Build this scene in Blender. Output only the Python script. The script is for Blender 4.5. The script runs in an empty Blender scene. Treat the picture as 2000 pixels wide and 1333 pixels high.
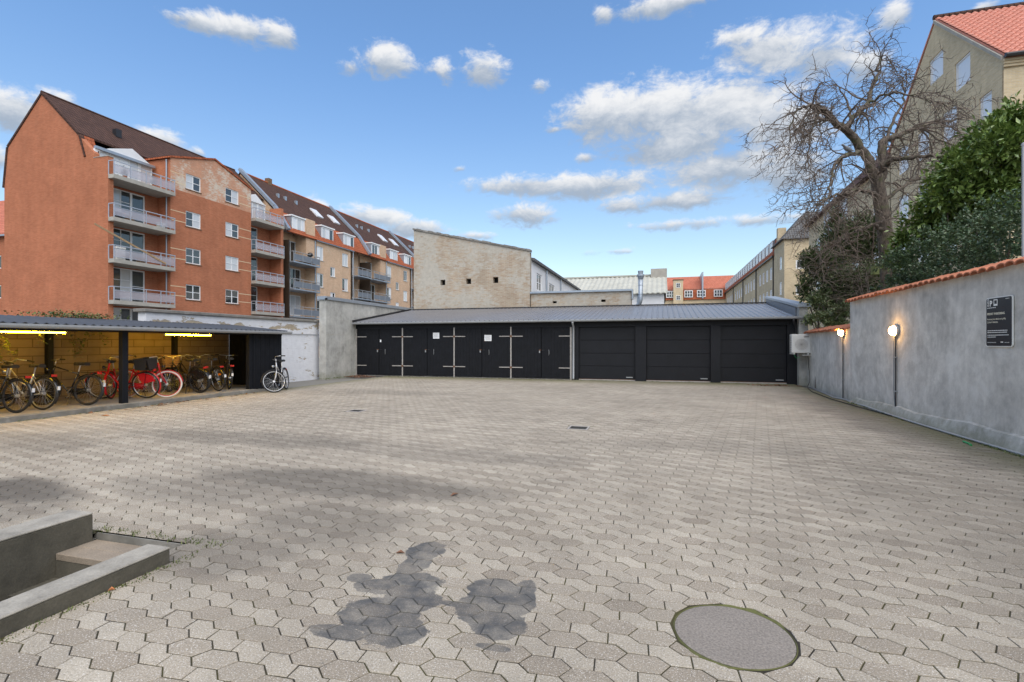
import bpy, bmesh, math, random
from mathutils import Vector, Matrix
import numpy as np
R = math.radians
random.seed(7)
scene = bpy.context.scene
COL = scene.collection

# ------------------------------------------------------------------ camera
YAW = math.atan(.29)
cam_d = bpy.data.cameras.new("Camera"); cam = bpy.data.objects.new("Camera", cam_d); COL.objects.link(cam)
cam.location = (0, 0, 1.5); cam.rotation_euler = (R(90), 0, YAW)
cam_d.sensor_width = 36; cam_d.lens = 18.0; cam_d.shift_y = 4.5/2000
cam_d.clip_start = .05; cam_d.clip_end = 3000
scene.camera = cam

# ------------------------------------------------------------------ node helper
class NT:
    def __init__(s, tree): s.t = tree
    def n(s, typ, **kw):
        nd = s.t.nodes.new(typ)
        for k, v in kw.items(): setattr(nd, k, v)
        return nd
    def link(s, a, b): s.t.links.new(a, b)
    def put(s, sock, v):
        if v is None: return
        if isinstance(v, bpy.types.NodeSocket): s.t.links.new(v, sock)
        elif isinstance(v, (tuple, list)):
            dv = tuple(v)
            try: sock.default_value = dv
            except Exception: sock.default_value = dv + (1,) if len(dv) == 3 else dv[:3]
        else: sock.default_value = v
    def m(s, op, a, b=None, c=None, clamp=False):
        nd = s.n('ShaderNodeMath', operation=op, use_clamp=clamp)
        s.put(nd.inputs[0], a); s.put(nd.inputs[1], b)
        if c is not None: s.put(nd.inputs[2], c)
        return nd.outputs[0]
    def vm(s, op, a, b=None, scale=None):
        nd = s.n('ShaderNodeVectorMath', operation=op)
        s.put(nd.inputs[0], a); s.put(nd.inputs[1], b)
        if scale is not None: s.put(nd.inputs['Scale'], scale)
        return nd.outputs[1] if op in ('LENGTH', 'DOT_PRODUCT', 'DISTANCE') else nd.outputs[0]
    def sep(s, v):
        nd = s.n('ShaderNodeSeparateXYZ'); s.put(nd.inputs[0], v); return nd.outputs
    def comb(s, x, y, z):
        nd = s.n('ShaderNodeCombineXYZ')
        for i, v in enumerate((x, y, z)): s.put(nd.inputs[i], v)
        return nd.outputs[0]
    def mix(s, f, a, b, blend='MIX'):
        nd = s.n('ShaderNodeMix', data_type='RGBA', blend_type=blend)
        s.put(nd.inputs[0], f); s.put(nd.inputs[6], a); s.put(nd.inputs[7], b)
        return nd.outputs[2]
    def noise(s, vec, scale, detail=3, rough=.55, dist=0):
        nd = s.n('ShaderNodeTexNoise'); s.put(nd.inputs['Vector'], vec)
        nd.inputs['Scale'].default_value = scale; nd.inputs['Detail'].default_value = detail
        nd.inputs['Roughness'].default_value = rough; nd.inputs['Distortion'].default_value = dist
        return nd.outputs[0]
    def ramp(s, f, lo, hi, a=0., b=1.):
        nd = s.n('ShaderNodeMapRange', interpolation_type='SMOOTHSTEP')
        s.put(nd.inputs[0], f); s.put(nd.inputs[1], lo); s.put(nd.inputs[2], hi); s.put(nd.inputs[3], a); s.put(nd.inputs[4], b)
        return nd.outputs[0]

# ------------------------------------------------------------------ world: blue sky with cumulus
SUN_EL, SUN_AZ = R(56), R(148)        # azimuth from +Y towards +X
world = bpy.data.worlds.new("World"); scene.world = world; world.use_nodes = True
W = NT(world.node_tree)
for nd in list(world.node_tree.nodes): world.node_tree.nodes.remove(nd)
sky = W.n('ShaderNodeTexSky', sky_type='NISHITA'); sky.sun_disc = False
sky.sun_elevation = SUN_EL; sky.sun_rotation = SUN_AZ
sky.altitude = 0; sky.air_density = 1.0; sky.dust_density = .6; sky.ozone_density = 2.2
tc = W.n('ShaderNodeTexCoord')
dirv = W.vm('NORMALIZE', tc.outputs['Generated'])
dx, dy, dz = W.sep(dirv)
az = W.m('ARCTAN2', dx, dy); el = W.m('ARCSINE', dz)
sq = W.comb(W.m('MULTIPLY', az, 1.0), W.m('MULTIPLY', el, 1.7), 0.0)
n1 = W.noise(sq, 13, 10, .66, .5); n2 = W.noise(W.vm('ADD', sq, (7.3, 2.1, 0)), 38, 7, .65, .4); n3 = W.noise(W.vm('ADD', sq, (1.3, 5.1, 0)), 2.2, 5, .55)
puff = W.m('ADD', W.m('MULTIPLY', W.m('SUBTRACT', n1, .5), 2.5), W.m('MULTIPLY', W.m('SUBTRACT', n2, .5), 1.25))
CLOUDS = [  # azimuth, elevation, half width, half height (radians), weight
 (-0.104,0.414,0.082,0.040,1.10),(0.000,0.407,0.111,0.050,1.25),(0.115,0.398,0.102,0.047,1.25),(0.197,0.361,0.067,0.043,1.20),(0.036,0.351,0.126,0.030,1.10),(0.124,0.304,0.110,0.035,1.15),
 (0.217,0.291,0.054,0.034,1.10),(0.181,0.472,0.076,0.034,1.10),(0.258,0.447,0.066,0.031,1.00),(0.322,0.419,0.041,0.021,0.90),(0.132,0.499,0.034,0.018,0.90),(0.018,0.565,0.087,0.015,1.10),
 (-0.104,0.566,0.017,0.013,0.70),(0.358,0.475,0.021,0.018,0.90),(0.461,0.450,0.014,0.006,0.80),(-0.252,0.299,0.095,0.018,1.00),(-0.124,0.296,0.107,0.023,1.10),(0.018,0.258,0.087,0.018,1.05),
 (-0.066,0.257,0.043,0.013,0.90),(-0.262,0.246,0.058,0.021,1.05),(0.054,0.217,0.107,0.010,0.65),(0.173,0.213,0.077,0.009,0.55),(-0.523,0.491,0.047,0.025,1.10),(-0.419,0.487,0.026,0.017,0.60),
 (-0.339,0.489,0.042,0.026,1.10),(-0.587,0.476,0.020,0.011,0.50),(-0.230,0.466,0.016,0.011,0.60),(-0.830,0.491,0.040,0.012,1.00),(-0.770,0.496,0.043,0.018,1.10),(-0.709,0.502,0.031,0.017,1.10),
 (-0.859,0.490,0.013,0.009,0.80),(-1.052,0.316,0.031,0.025,1.15),(-1.007,0.339,0.028,0.015,1.00),(-1.087,0.322,0.029,0.025,1.10),(-0.886,0.317,0.033,0.013,0.90),(-0.837,0.307,0.018,0.008,0.70),
 (-0.546,0.233,0.070,0.020,1.05),(-0.470,0.217,0.063,0.017,1.00),(-0.645,0.246,0.019,0.011,0.70),(-1.073,0.249,0.015,0.020,1.00),(-0.138,0.343,0.017,0.008,0.80),(-0.202,0.395,0.014,0.006,0.60),
 (-0.382,0.327,0.014,0.005,0.60),(-0.352,0.206,0.040,0.008,0.60),(-0.090,0.174,0.039,0.005,0.50)]
dens = None; wsum = None; psum = None
for (ca, ce, hw, hh, wt) in CLOUDS:
    q = W.m('DIVIDE', W.m('SUBTRACT', az, ca), hw); p = W.m('DIVIDE', W.m('SUBTRACT', el, ce), hh)
    r2 = W.m('SQRT', W.m('ADD', W.m('MULTIPLY', q, q), W.m('MULTIPLY', p, p)))
    b = W.m('MULTIPLY', W.m('SUBTRACT', 1.32, W.m('MULTIPLY', r2, .92)), wt)
    b = W.m('MAXIMUM', b, -3.0)
    w = W.m('POWER', W.m('MAXIMUM', W.m('ADD', b, .7), .001), 2.0); wp = W.m('MULTIPLY', w, W.m('MAXIMUM', W.m('MINIMUM', p, 2.), -2.))
    if dens is None: dens, wsum, psum = b, w, wp
    else: dens = W.m('SMOOTH_MAX', dens, b, .25); wsum = W.m('ADD', wsum, w); psum = W.m('ADD', psum, wp)
shade = W.m('MULTIPLY', W.m('DIVIDE', psum, W.m('ADD', wsum, .01)), 1.7)
# the same kind of scattered cumulus carries on around the rest of the sky
fieldn = W.ramp(n3, .40, .58, -1.6, 1.0)
beyond = W.m('MAXIMUM', W.ramp(W.m('ABSOLUTE', W.m('ADD', az, .28)), 1.0, 1.25), W.ramp(el, .62, .8))
dens = W.m('MAXIMUM', dens, W.m('ADD', W.m('MULTIPLY', fieldn, beyond), W.m('MULTIPLY', W.m('SUBTRACT', beyond, 1), 3)))
cover = W.ramp(W.m('ADD', dens, puff), .05, .95)
lift = W.ramp(W.m('ADD', shade, W.m('MULTIPLY', puff, 1.3)), -1.1, 1.5)
ccol = W.mix(lift, (1.45, 1.72, 2.1), (3.5, 3.5, 3.5))
hz = W.ramp(el, .0, .55)
tint = W.mix(hz, (.86, .78, .67), (.66, .80, .88))
skyc = W.mix(1.0, sky.outputs[0], tint, 'MULTIPLY')
skymix = W.mix(W.m('MULTIPLY', cover, .95), skyc, ccol)
bg = W.n('ShaderNodeBackground'); bg.inputs['Strength'].default_value = .10
W.link(skymix, bg.inputs[0])
wo = W.n('ShaderNodeOutputWorld'); W.link(bg.outputs[0], wo.inputs[0])

sun_d = bpy.data.lights.new("Sun", 'SUN'); sun = bpy.data.objects.new("Sun", sun_d); COL.objects.link(sun)
sun_d.energy = 1.5; sun_d.angle = R(85); sun_d.color = (1, .90, .77)
sd = Vector((math.sin(SUN_AZ)*math.cos(SUN_EL), math.cos(SUN_AZ)*math.cos(SUN_EL), math.sin(SUN_EL)))
sun.rotation_euler = (-sd).to_track_quat('-Z', 'Y').to_euler()
vs = scene.view_settings
vs.view_transform = 'Standard'; vs.look = 'None'; vs.exposure = 1.42; vs.gamma = 1

# ------------------------------------------------------------------ tagging and mesh building
def tag(o, label=None, cat=None, group=None, kind=None):
    if label: o['label'] = label
    if cat: o['category'] = cat
    if group: o['group'] = group
    if kind: o['kind'] = kind
    return o
def empty(name, loc=(0, 0, 0), rz=0, label=None, cat=None, group=None):
    o = bpy.data.objects.new(name, None); COL.objects.link(o); o.empty_display_size = .2
    o.location = loc; o.rotation_euler = (0, 0, rz)
    return tag(o, label, cat, group)
def mesh_obj(name, me, mat, parent=None):
    o = bpy.data.objects.new(name, me); COL.objects.link(o)
    if mat is not None and not me.materials: me.materials.append(mat)
    if parent is not None: o.parent = parent
    return o
def FX(c, s=1): return lambda a, b, d: (c + s*d, a, b)     # facade in a plane X=c, facing s
def FY(c, s=-1): return lambda a, b, d: (a, c + s*d, b)    # facade in a plane Y=c, facing s
class MB:
    def __init__(s): s.v = []; s.f = []
    def face(s, pts):
        i = len(s.v); s.v += [tuple(p) for p in pts]; s.f.append(list(range(i, i+len(pts))))
    def hexa(s, p):     # 8 points: bottom 4, top 4
        i = len(s.v); s.v += [tuple(q) for q in p]
        for f in ((0,3,2,1),(4,5,6,7),(0,1,5,4),(1,2,6,5),(2,3,7,6),(3,0,4,7)): s.f.append([i+k for k in f])
        return s
    def box(s, x0, x1, y0, y1, z0, z1):
        return s.hexa([(x0,y0,z0),(x1,y0,z0),(x1,y1,z0),(x0,y1,z0),(x0,y0,z1),(x1,y0,z1),(x1,y1,z1),(x0,y1,z1)])
    def lbox(s, F, a0, a1, b0, b1, d0, d1):
        return s.hexa([F(a0,b0,d0),F(a1,b0,d0),F(a1,b0,d1),F(a0,b0,d1),F(a0,b1,d0),F(a1,b1,d0),F(a1,b1,d1),F(a0,b1,d1)])
    def prism(s, poly, f0, f1):   # polygon of 2-tuples, mapped by two functions to the end caps
        n = len(poly); i = len(s.v)
        s.v += [f0(*p) for p in poly] + [f1(*p) for p in poly]
        s.f.append([i+k for k in range(n)][::-1]); s.f.append([i+n+k for k in range(n)])
        for k in range(n): s.f.append([i+k, i+(k+1) % n, i+n+(k+1) % n, i+n+k])
        return s
    def tube(s, path, rad, seg=6, closed=False, cap=True):
        path = [Vector(p) for p in path]; n = len(path)
        if not isinstance(rad, (list, tuple)): rad = [rad]*n
        base = len(s.v); up = None
        for k in range(n):
            if closed: t = path[(k+1) % n]-path[k-1]
            else: t = path[min(k+1, n-1)]-path[max(k-1, 0)]
            if t.length < 1e-9: t = Vector((0, 0, 1))
            t.normalize()
            if up is None: up = Vector((0, 0, 1)) if abs(t.z) < .9 else Vector((1, 0, 0))
            a = t.cross(up)
            if a.length < 1e-4: a = t.cross(Vector((.3, 1, .2)))
            a.normalize(); up = a.cross(t)
            for j in range(seg):
                w = 2*math.pi*j/seg
                s.v.append(tuple(path[k] + (a*math.cos(w)+up*math.sin(w))*rad[k]))
        for k in range(n if closed else n-1):
            k2 = (k+1) % n
            for j in range(seg):
                j2 = (j+1) % seg
                s.f.append([base+k*seg+j, base+k*seg+j2, base+k2*seg+j2, base+k2*seg+j])
        if cap and not closed:
            s.f.append([base+j for j in range(seg)][::-1]); s.f.append([base+(n-1)*seg+j for j in range(seg)])
        return s
    def lathe(s, prof, seg=24, M=None):   # prof list of (r, h) about local z
        M = M or Matrix(); base = len(s.v); n = len(prof)
        for j in range(seg):
            w = 2*math.pi*j/seg
            for r, h in prof: s.v.append(tuple(M @ Vector((r*math.cos(w), r*math.sin(w), h))))
        for j in range(seg):
            j2 = (j+1) % seg
            for k in range(n-1): s.f.append([base+j*n+k, base+j2*n+k, base+j2*n+k+1, base+j*n+k+1])
        return s
    def sheet(s, F, a0, a1, b0, b1, holes=(), d=0., reveal=0.):  # wall face with rectangular openings and their reveals
        A = sorted({a0, a1, *[h[0] for h in holes], *[h[1] for h in holes]}); B = sorted({b0, b1, *[h[2] for h in holes], *[h[3] for h in holes]})
        A = [a for a in A if a0-1e-6 <= a <= a1+1e-6]; B = [b for b in B if b0-1e-6 <= b <= b1+1e-6]
        for i in range(len(A)-1):
            for j in range(len(B)-1):
                ca, cb = (A[i]+A[i+1])/2, (B[j]+B[j+1])/2
                if any(h[0] < ca < h[1] and h[2] < cb < h[3] for h in holes): continue
                s.face([F(A[i],B[j],d),F(A[i+1],B[j],d),F(A[i+1],B[j+1],d),F(A[i],B[j+1],d)])
        if reveal:
            for (p, q, u, v) in holes:
                e = d-reveal
                s.face([F(p,u,d),F(q,u,d),F(q,u,e),F(p,u,e)]); s.face([F(p,v,d),F(q,v,d),F(q,v,e),F(p,v,e)])
                s.face([F(p,u,d),F(p,v,d),F(p,v,e),F(p,u,e)]); s.face([F(q,u,d),F(q,v,d),F(q,v,e),F(q,u,e)])
        return s
    def mesh(s, name, smooth=False, recalc=True, bevel=0):
        me = bpy.data.meshes.new(name); me.from_pydata(s.v, [], s.f)
        if recalc or bevel:
            bm = bmesh.new(); bm.from_mesh(me)
            if bevel: bmesh.ops.bevel(bm, geom=list(bm.edges), offset=bevel, segments=1, affect='EDGES', clamp_overlap=True)
            if recalc: bmesh.ops.recalc_face_normals(bm, faces=list(bm.faces))
            bm.to_mesh(me); bm.free()
        if smooth: me.polygons.foreach_set('use_smooth', [True]*len(me.polygons))
        me.update(); return me
    def build(s, name, mat, parent=None, smooth=False, recalc=True, bevel=0):
        return mesh_obj(name, s.mesh(name, smooth, recalc, bevel), mat, parent)

# ------------------------------------------------------------------ materials
MAT = {}
def new_mat(name):
    m = bpy.data.materials.new(name); m.use_nodes = True
    t = NT(m.node_tree); b = m.node_tree.nodes['Principled BSDF']; MAT[name] = m
    return m, t, b
def facade_uv(t):     # metres along the wall and up it, whichever way the wall faces
    g = t.n('ShaderNodeNewGeometry'); p = t.sep(g.outputs['Position']); nn = t.sep(g.outputs['True Normal'])
    isx = t.m('GREATER_THAN', t.m('ABSOLUTE', nn[0]), t.m('ABSOLUTE', nn[1]))
    u = t.m('ADD', t.m('MULTIPLY', isx, p[1]), t.m('MULTIPLY', t.m('SUBTRACT', 1, isx), p[0]))
    return t.comb(u, p[2], 0.0), g.outputs['Position'], nn
def bump(t, b, h, strength=.3, dist=.01):
    nd = t.n('ShaderNodeBump'); nd.inputs['Strength'].default_value = strength; nd.inputs['Distance'].default_value = dist
    t.link(h, nd.inputs['Height']); t.link(nd.outputs[0], b.inputs['Normal'])
def simple(name, col, rough=.6, metal=0, var=.12, scale=3., spec=None, fine=0, bumpy=0):
    m, t, b = new_mat(name)
    g = t.n('ShaderNodeNewGeometry'); pos = g.outputs['Position']
    n = t.noise(pos, scale, 5, .6); k = t.m('ADD', t.m('MULTIPLY', t.m('SUBTRACT', n, .5), var*4), 1.)
    if fine: k = t.m('MULTIPLY', k, t.m('ADD', t.m('MULTIPLY', t.m('SUBTRACT', t.noise(pos, 90, 2), .5), fine*3), 1.))
    c = t.vm('SCALE', tuple(col), scale=k); t.link(c, b.inputs['Base Color'])
    b.inputs['Roughness'].default_value = rough; b.inputs['Metallic'].default_value = metal
    if spec is not None: b.inputs['Specular IOR Level'].default_value = spec
    if bumpy: bump(t, b, t.noise(pos, 40, 4), bumpy, .01)
    return m
def brick(name, c1, c2, mortar, patch=None, patchamt=0., stain=.12, bw=.24, bh=.067, ms=.010, soot=0.):
    m, t, b = new_mat(name); uv, pos, nn = facade_uv(t)
    bt = t.n('ShaderNodeTexBrick'); t.link(uv, bt.inputs['Vector'])
    bt.inputs['Scale'].default_value = 1; bt.inputs['Brick Width'].default_value = bw; bt.inputs['Row Height'].default_value = bh
    bt.inputs['Mortar Size'].default_value = ms; bt.inputs['Mortar Smooth'].default_value = .3; bt.inputs['Bias'].default_value = -.1
    t.put(bt.inputs['Color1'], c1); t.put(bt.inputs['Color2'], c2); t.put(bt.inputs['Mortar'], mortar)
    c = bt.outputs['Color']
    n = t.noise(pos, .7, 6, .65); c = t.vm('SCALE', c, scale=t.m('ADD', t.m('MULTIPLY', t.m('SUBTRACT', n, .5), stain*4), 1.))
    n4 = t.noise(t.vm('MULTIPLY', pos, (2.5, 2.5, .25)), 1.2, 4, .6)
    c = t.vm('SCALE', c, scale=t.m('ADD', t.m('MULTIPLY', t.m('SUBTRACT', n4, .5), stain*2), 1.))
    n5 = t.noise(t.vm('MULTIPLY', pos, (1, 1, 7)), 2.6, 4, .6); c = t.vm('SCALE', c, scale=t.m('ADD', t.m('MULTIPLY', t.m('SUBTRACT', n5, .5), .3), 1.))
    if patch:
        big = t.noise(pos, .55, 7, .68); fine = t.noise(t.vm('MULTIPLY', pos, (1, 1, 3.2)), 3.2, 5, .7)
        f = t.ramp(t.m('ADD', t.m('MULTIPLY', big, .6), t.m('MULTIPLY', fine, .4)), .56-patchamt*.2, .66-patchamt*.2)
        pc = t.vm('SCALE', patch, scale=t.m('ADD', .75, t.m('MULTIPLY', t.noise(pos, 7, 5), .5)))
        c = t.mix(f, c, pc)
    t.link(c, b.inputs['Base Color']); b.inputs['Roughness'].default_value = .9; b.inputs['Specular IOR Level'].default_value = .2
    h = t.m('ADD', t.m('SUBTRACT', 1, bt.outputs['Fac']), t.m('MULTIPLY', t.noise(pos, 25, 3), .6)); bump(t, b, h, .5, .008)
    return m
def tiles(name, c1, c2, gap, stain=.15, tw=.24, th=.27):
    m, t, b = new_mat(name); uv, pos, nn = facade_uv(t)
    bt = t.n('ShaderNodeTexBrick'); t.link(uv, bt.inputs['Vector']); bt.offset = 0
    bt.inputs['Scale'].default_value = 1; bt.inputs['Brick Width'].default_value = tw; bt.inputs['Row Height'].default_value = th
    bt.inputs['Mortar Size'].default_value = .022; bt.inputs['Mortar Smooth'].default_value = .6
    t.put(bt.inputs['Color1'], c1); t.put(bt.inputs['Color2'], c2); t.put(bt.inputs['Mortar'], gap)
    c = bt.outputs['Color']
    n = t.noise(pos, .9, 6, .65); c = t.vm('SCALE', c, scale=t.m('ADD', t.m('MULTIPLY', t.m('SUBTRACT', n, .5), stain*4), 1.))
    t.link(c, b.inputs['Base Color']); b.inputs['Roughness'].default_value = .8; b.inputs['Specular IOR Level'].default_value = .15
    u = t.sep(uv)
    wv = t.m('SINE', t.m('MULTIPLY', u[0], 2*math.pi/tw)); fr = t.m('FRACT', t.m('DIVIDE', u[1], th))
    bump(t, b, t.m('ADD', t.m('MULTIPLY', wv, .4), t.m('MULTIPLY', fr, -.8)), .8, .03)
    return m
brick('red_brick', (.46,.155,.078), (.375,.115,.054), (.39,.21,.13), stain=.15)
brick('red_brick_faded', (.58,.25,.14), (.50,.22,.13), (.52,.40,.30), patch=(.60,.52,.43), patchamt=.4)
brick('yellow_brick', (.64,.52,.34), (.54,.42,.26), (.56,.49,.37), stain=.14)
brick('tan_brick', (.66,.45,.30), (.56,.36,.23), (.55,.42,.30), patch=(.60,.46,.33), patchamt=.1)
brick('old_brick', (.42,.34,.25), (.33,.23,.155), (.42,.38,.32), patch=(.44,.41,.355), patchamt=.6, stain=.15)
brick('dark_brick', (.20,.115,.065), (.15,.085,.05), (.2,.15,.1), stain=.1)
brick('block_wall', (.21,.16,.105), (.165,.125,.082), (.11,.08,.052), stain=.22, bw=.6, bh=.2, ms=.012)
tiles('brown_tile', (.095,.052,.040), (.072,.040,.032), (.025,.016,.014))
tiles('orange_tile', (.40,.12,.055), (.33,.09,.04), (.10,.035,.02))
tiles('salmon_tile', (.52,.185,.12), (.46,.15,.095), (.2,.07,.045))
tiles('slate', (.15,.15,.15), (.11,.11,.115), (.05,.05,.05))
simple('white_paint', (.74,.75,.76), .5, var=.05)
simple('window_white', (.78,.79,.8), .45, var=.02)
simple('zinc', (.36,.41,.47), .42, .55, var=.08)
simple('grey_metal', (.34,.355,.37), .5, .2, var=.10)
simple('steel', (.55,.56,.57), .3, .9, var=.06)
simple('dark_metal', (.03,.03,.035), .45, .3)
simple('rail_grey', (.43,.46,.52), .45, .3, var=.05)
simple('panel_grey', (.17,.19,.22), .5, .1)
simple('cream', (.68,.55,.36), .8, var=.06)
simple('slab_concrete', (.37,.35,.31), .9, var=.18, scale=2.5, bumpy=.2)
simple('black_paint', (.009,.010,.0135), .62, var=.22, scale=2.2, spec=.3)
simple('black_wood', (.007,.008,.011), .7, var=.3, scale=5, spec=.25)
simple('weathered_grey', (.36,.34,.32), .8, var=.2, scale=9)
simple('rust', (.15,.075,.04), .8, var=.3, scale=20)
simple('black_rubber', (.012,.012,.012), .75)
simple('black_gloss', (.012,.012,.013), .25, spec=.6)
simple('roof_metal', (.235,.235,.25), .36, .35, var=.10, scale=1.5)
simple('saddle_black', (.02,.019,.018), .5)
simple('dark_void', (.008,.008,.008), .9)
simple('red_gloss', (.50,.012,.02), .22, spec=.6, var=.04)
simple('silver_gloss', (.55,.56,.58), .28, .6, var=.03)
simple('white_rubber', (.62,.58,.52), .7)
simple('red_lens', (.55,.03,.02), .2)
simple('orange_lens', (.7,.2,.02), .2)
simple('brown_frame', (.05,.035,.025), .35)
simple('wicker', (.20,.125,.075), .8, var=.3, scale=40)
simple('wood', (.36,.235,.125), .7, var=.15, scale=8)
simple('plastic_white', (.70,.70,.68), .4, var=.04)
simple('paper', (.80,.81,.82), .8, var=.02)
simple('ink', (.10,.10,.12), .8)
simple('print_white', (.80,.80,.76), .6, var=.01)
simple('print_cream', (.75,.70,.55), .6, var=.01)
simple('sign_black', (.012,.014,.02), .4, var=.05)
simple('iron', (.035,.028,.026), .6, .4, var=.2, scale=12)
simple('leaf_brown', (.17,.085,.05), .8, var=.35, scale=30)
simple('leaf_orange', (.42,.16,.06), .7, var=.3, scale=30)
simple('green_plastic', (.02,.28,.08), .4)
simple('terracotta', (.42,.15,.075), .75, var=.3, scale=6, fine=.1)
simple('pantile', (.58,.235,.165), .7, var=.14, scale=4)
simple('twig', (.135,.105,.085), .9, var=.2, scale=8)
simple('red_wood', (.30,.075,.035), .6)
simple('render_white', (.70,.71,.73), .85, var=.06, scale=1.5)
simple('corrugated_cement', (.43,.43,.38), .9, var=.16, scale=1.2)
def glass(name, col, rough=.04):
    m, t, b = new_mat(name); t.put(b.inputs['Base Color'], col); b.inputs['Roughness'].default_value = rough
    b.inputs['IOR'].default_value = 1.6; b.inputs['Specular IOR Level'].default_value = .9; return m
glass('glass_dark', (.035,.042,.045)); glass('glass_curtain', (.55,.56,.57), .12); glass('glass_sky_painted', (.74,.75,.77), .2); glass('rail_glass', (.50,.47,.52), .1).node_tree.nodes['Principled BSDF'].inputs['Alpha'].default_value = .45  # the sky panes have a bright sky reflection painted into their base colour
def emit(name, col, s):
    m, t, b = new_mat(name); t.put(b.inputs['Base Color'], (.8,.8,.8)); t.put(b.inputs['Emission Color'], col); b.inputs['Emission Strength'].default_value = s; return m
emit('tube_glow', (1,.54,.0075), 75.); emit('bulb_glow', (1,.55,.18), 22.)
def foliage(name, c1, c2, rough=.4, trans=.25):
    m, t, b = new_mat(name); g = t.n('ShaderNodeNewGeometry')
    f = t.m('ADD', t.m('MULTIPLY', g.outputs['Random Per Island'], .7), t.m('MULTIPLY', t.noise(g.outputs['Position'], 2.2, 3), .4), clamp=True)
    t.link(t.mix(f, c1, c2), b.inputs['Base Color']); b.inputs['Roughness'].default_value = rough
    b.inputs['Transmission Weight'].default_value = 0
    return m
foliage('laurel_leaf', (.055,.115,.025), (.24,.32,.085), .25); foliage('box_leaf', (.03,.06,.03), (.10,.155,.07), .35)
foliage('yew_leaf', (.03,.048,.018), (.10,.135,.04), .6); foliage('rhodo_leaf', (.05,.085,.025), (.22,.26,.12), .4); foliage('ivy_leaf', (.03,.06,.015), (.14,.16,.03), .45)
def bark():
    m, t, b = new_mat('bark'); g = t.n('ShaderNodeNewGeometry'); p = g.outputs['Position']
    n = t.noise(t.vm('MULTIPLY', p, (1, 1, .35)), 14, 6, .7); c = t.mix(t.ramp(n, .35, .65), (.045,.034,.028), (.15,.12,.095))
    c = t.mix(t.m('MULTIPLY', t.ramp(t.noise(p, 3.5, 5), .5, .68), .6), c, (.10,.115,.045)); t.link(c, b.inputs['Base Color']); b.inputs['Roughness'].default_value = .95
    bump(t, b, n, .8, .03)
bark()
def plaster(name, c, light, moss):
    m, t, b = new_mat(name); g = t.n('ShaderNodeNewGeometry'); p = g.outputs['Position']; z = t.sep(p)[2]
    n1 = t.noise(p, .9, 7, .62, .6); n2 = t.noise(p, 4.5, 6, .7); n3 = t.noise(t.vm('MULTIPLY', p, (3, 3, .35)), 2.2, 4, .6)
    k = t.m('ADD', t.m('ADD', t.m('MULTIPLY', t.m('SUBTRACT', n1, .5), 1.15), t.m('MULTIPLY', t.m('SUBTRACT', n2, .5), .9)), t.m('MULTIPLY', t.m('SUBTRACT', n3, .5), .4))
    col = t.vm('SCALE', c, scale=t.m('ADD', 1, k))
    col = t.mix(t.m('MULTIPLY', t.ramp(t.noise(t.vm('ADD', p, (9, 4, 2)), 1.3, 6, .6, .8), .53, .66), .45), col, light)
    low = t.m('MULTIPLY', t.ramp(t.m('ADD', z, t.m('MULTIPLY', n2, .5)), .25, .65, 1., 0.), moss)
    col = t.mix(low, col, (.16,.17,.085)); t.link(col, b.inputs['Base Color']); b.inputs['Roughness'].default_value = .92
    b.inputs['Specular IOR Level'].default_value = .25
    bump(t, b, t.m('ADD', t.noise(p, 16, 5, .65), t.m('MULTIPLY', n1, 2)), .35, .02)
plaster('plaster', (.545,.525,.485), (.72,.705,.665), .25); plaster('plaster_smooth', (.40,.395,.37), (.45,.44,.42), .35); plaster('cement_white', (.46,.46,.45), (.55,.55,.54), .5)
plaster('old_concrete', (.20,.19,.175), (.40,.39,.37), .10)
def peeling():
    m, t, b = new_mat('peeling_white'); g = t.n('ShaderNodeNewGeometry'); p = g.outputs['Position']; z = t.sep(p)[2]
    n = t.noise(t.vm('MULTIPLY', p, (1, 1, 2.6)), 1.6, 8, .68); band = t.ramp(t.m('ABSOLUTE', t.m('SUBTRACT', z, 2.12)), .0, .28, .13, -.03)
    low = t.ramp(z, .1, .6, .05, 0.)
    f = t.ramp(t.m('ADD', n, t.m('ADD', band, low)), .60, .64)
    c = t.vm('SCALE', (.66,.67,.70), scale=t.m('ADD', .85, t.m('MULTIPLY', t.noise(p, 5, 5), .3)))
    c = t.mix(f, c, t.vm('SCALE', (.38,.32,.235), scale=t.m('ADD', .7, t.m('MULTIPLY', t.noise(p, 9, 4), .6))))
    t.link(c, b.inputs['Base Color']); b.inputs['Roughness'].default_value = .9
    bump(t, b, t.m('ADD', t.noise(t.vm('MULTIPLY', p, (2, 2, 9)), 2, 5, .6), t.m('MULTIPLY', f, -.6)), .6, .02)
peeling()
# paving: stone colour from a per-stone tone; oil stains, soot and moss have places of their own
STAINS = [(-1.63,3.38,.13,.17),(-1.60,3.16,.10,.16),(-1.50,2.92,.19,.13),(-1.85,2.88,.08,.06),(-1.66,2.80,.16,.09),(-1.40,2.72,.17,.14),(-1.50,2.52,.22,.17),(-1.33,2.40,.17,.13),(-1.62,2.30,.16,.06),
          (-.98,2.98,.15,.13),(-.94,2.78,.18,.20),(-.83,2.60,.15,.13),(-.80,3.02,.07,.12),(-.76,2.86,.07,.14),(-.79,2.40,.085,.028),(-1.12,2.74,.11,.03)]
GRIME = [(-3.4,4.75,1.7,.50,.75),(-4.6,4.15,1.2,.4,.5),(-6.3,3.6,.9,.42,1.0),(-5.6,3.2,.5,.3,.45),(-2.7,3.7,.8,.5,.45),(-3.1,2.95,.7,.4,.5),(-6.3,6.6,2.4,.6,.5),(-2.6,6.4,1.8,.5,.35),(2.9,5.5,1.3,3.0,.35),(4.2,12,.9,5,.55),(-9.5,5.5,2.0,.6,.4),(1.2,8,2.0,.5,.25),(-8,14,3,.8,.25)]
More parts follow.
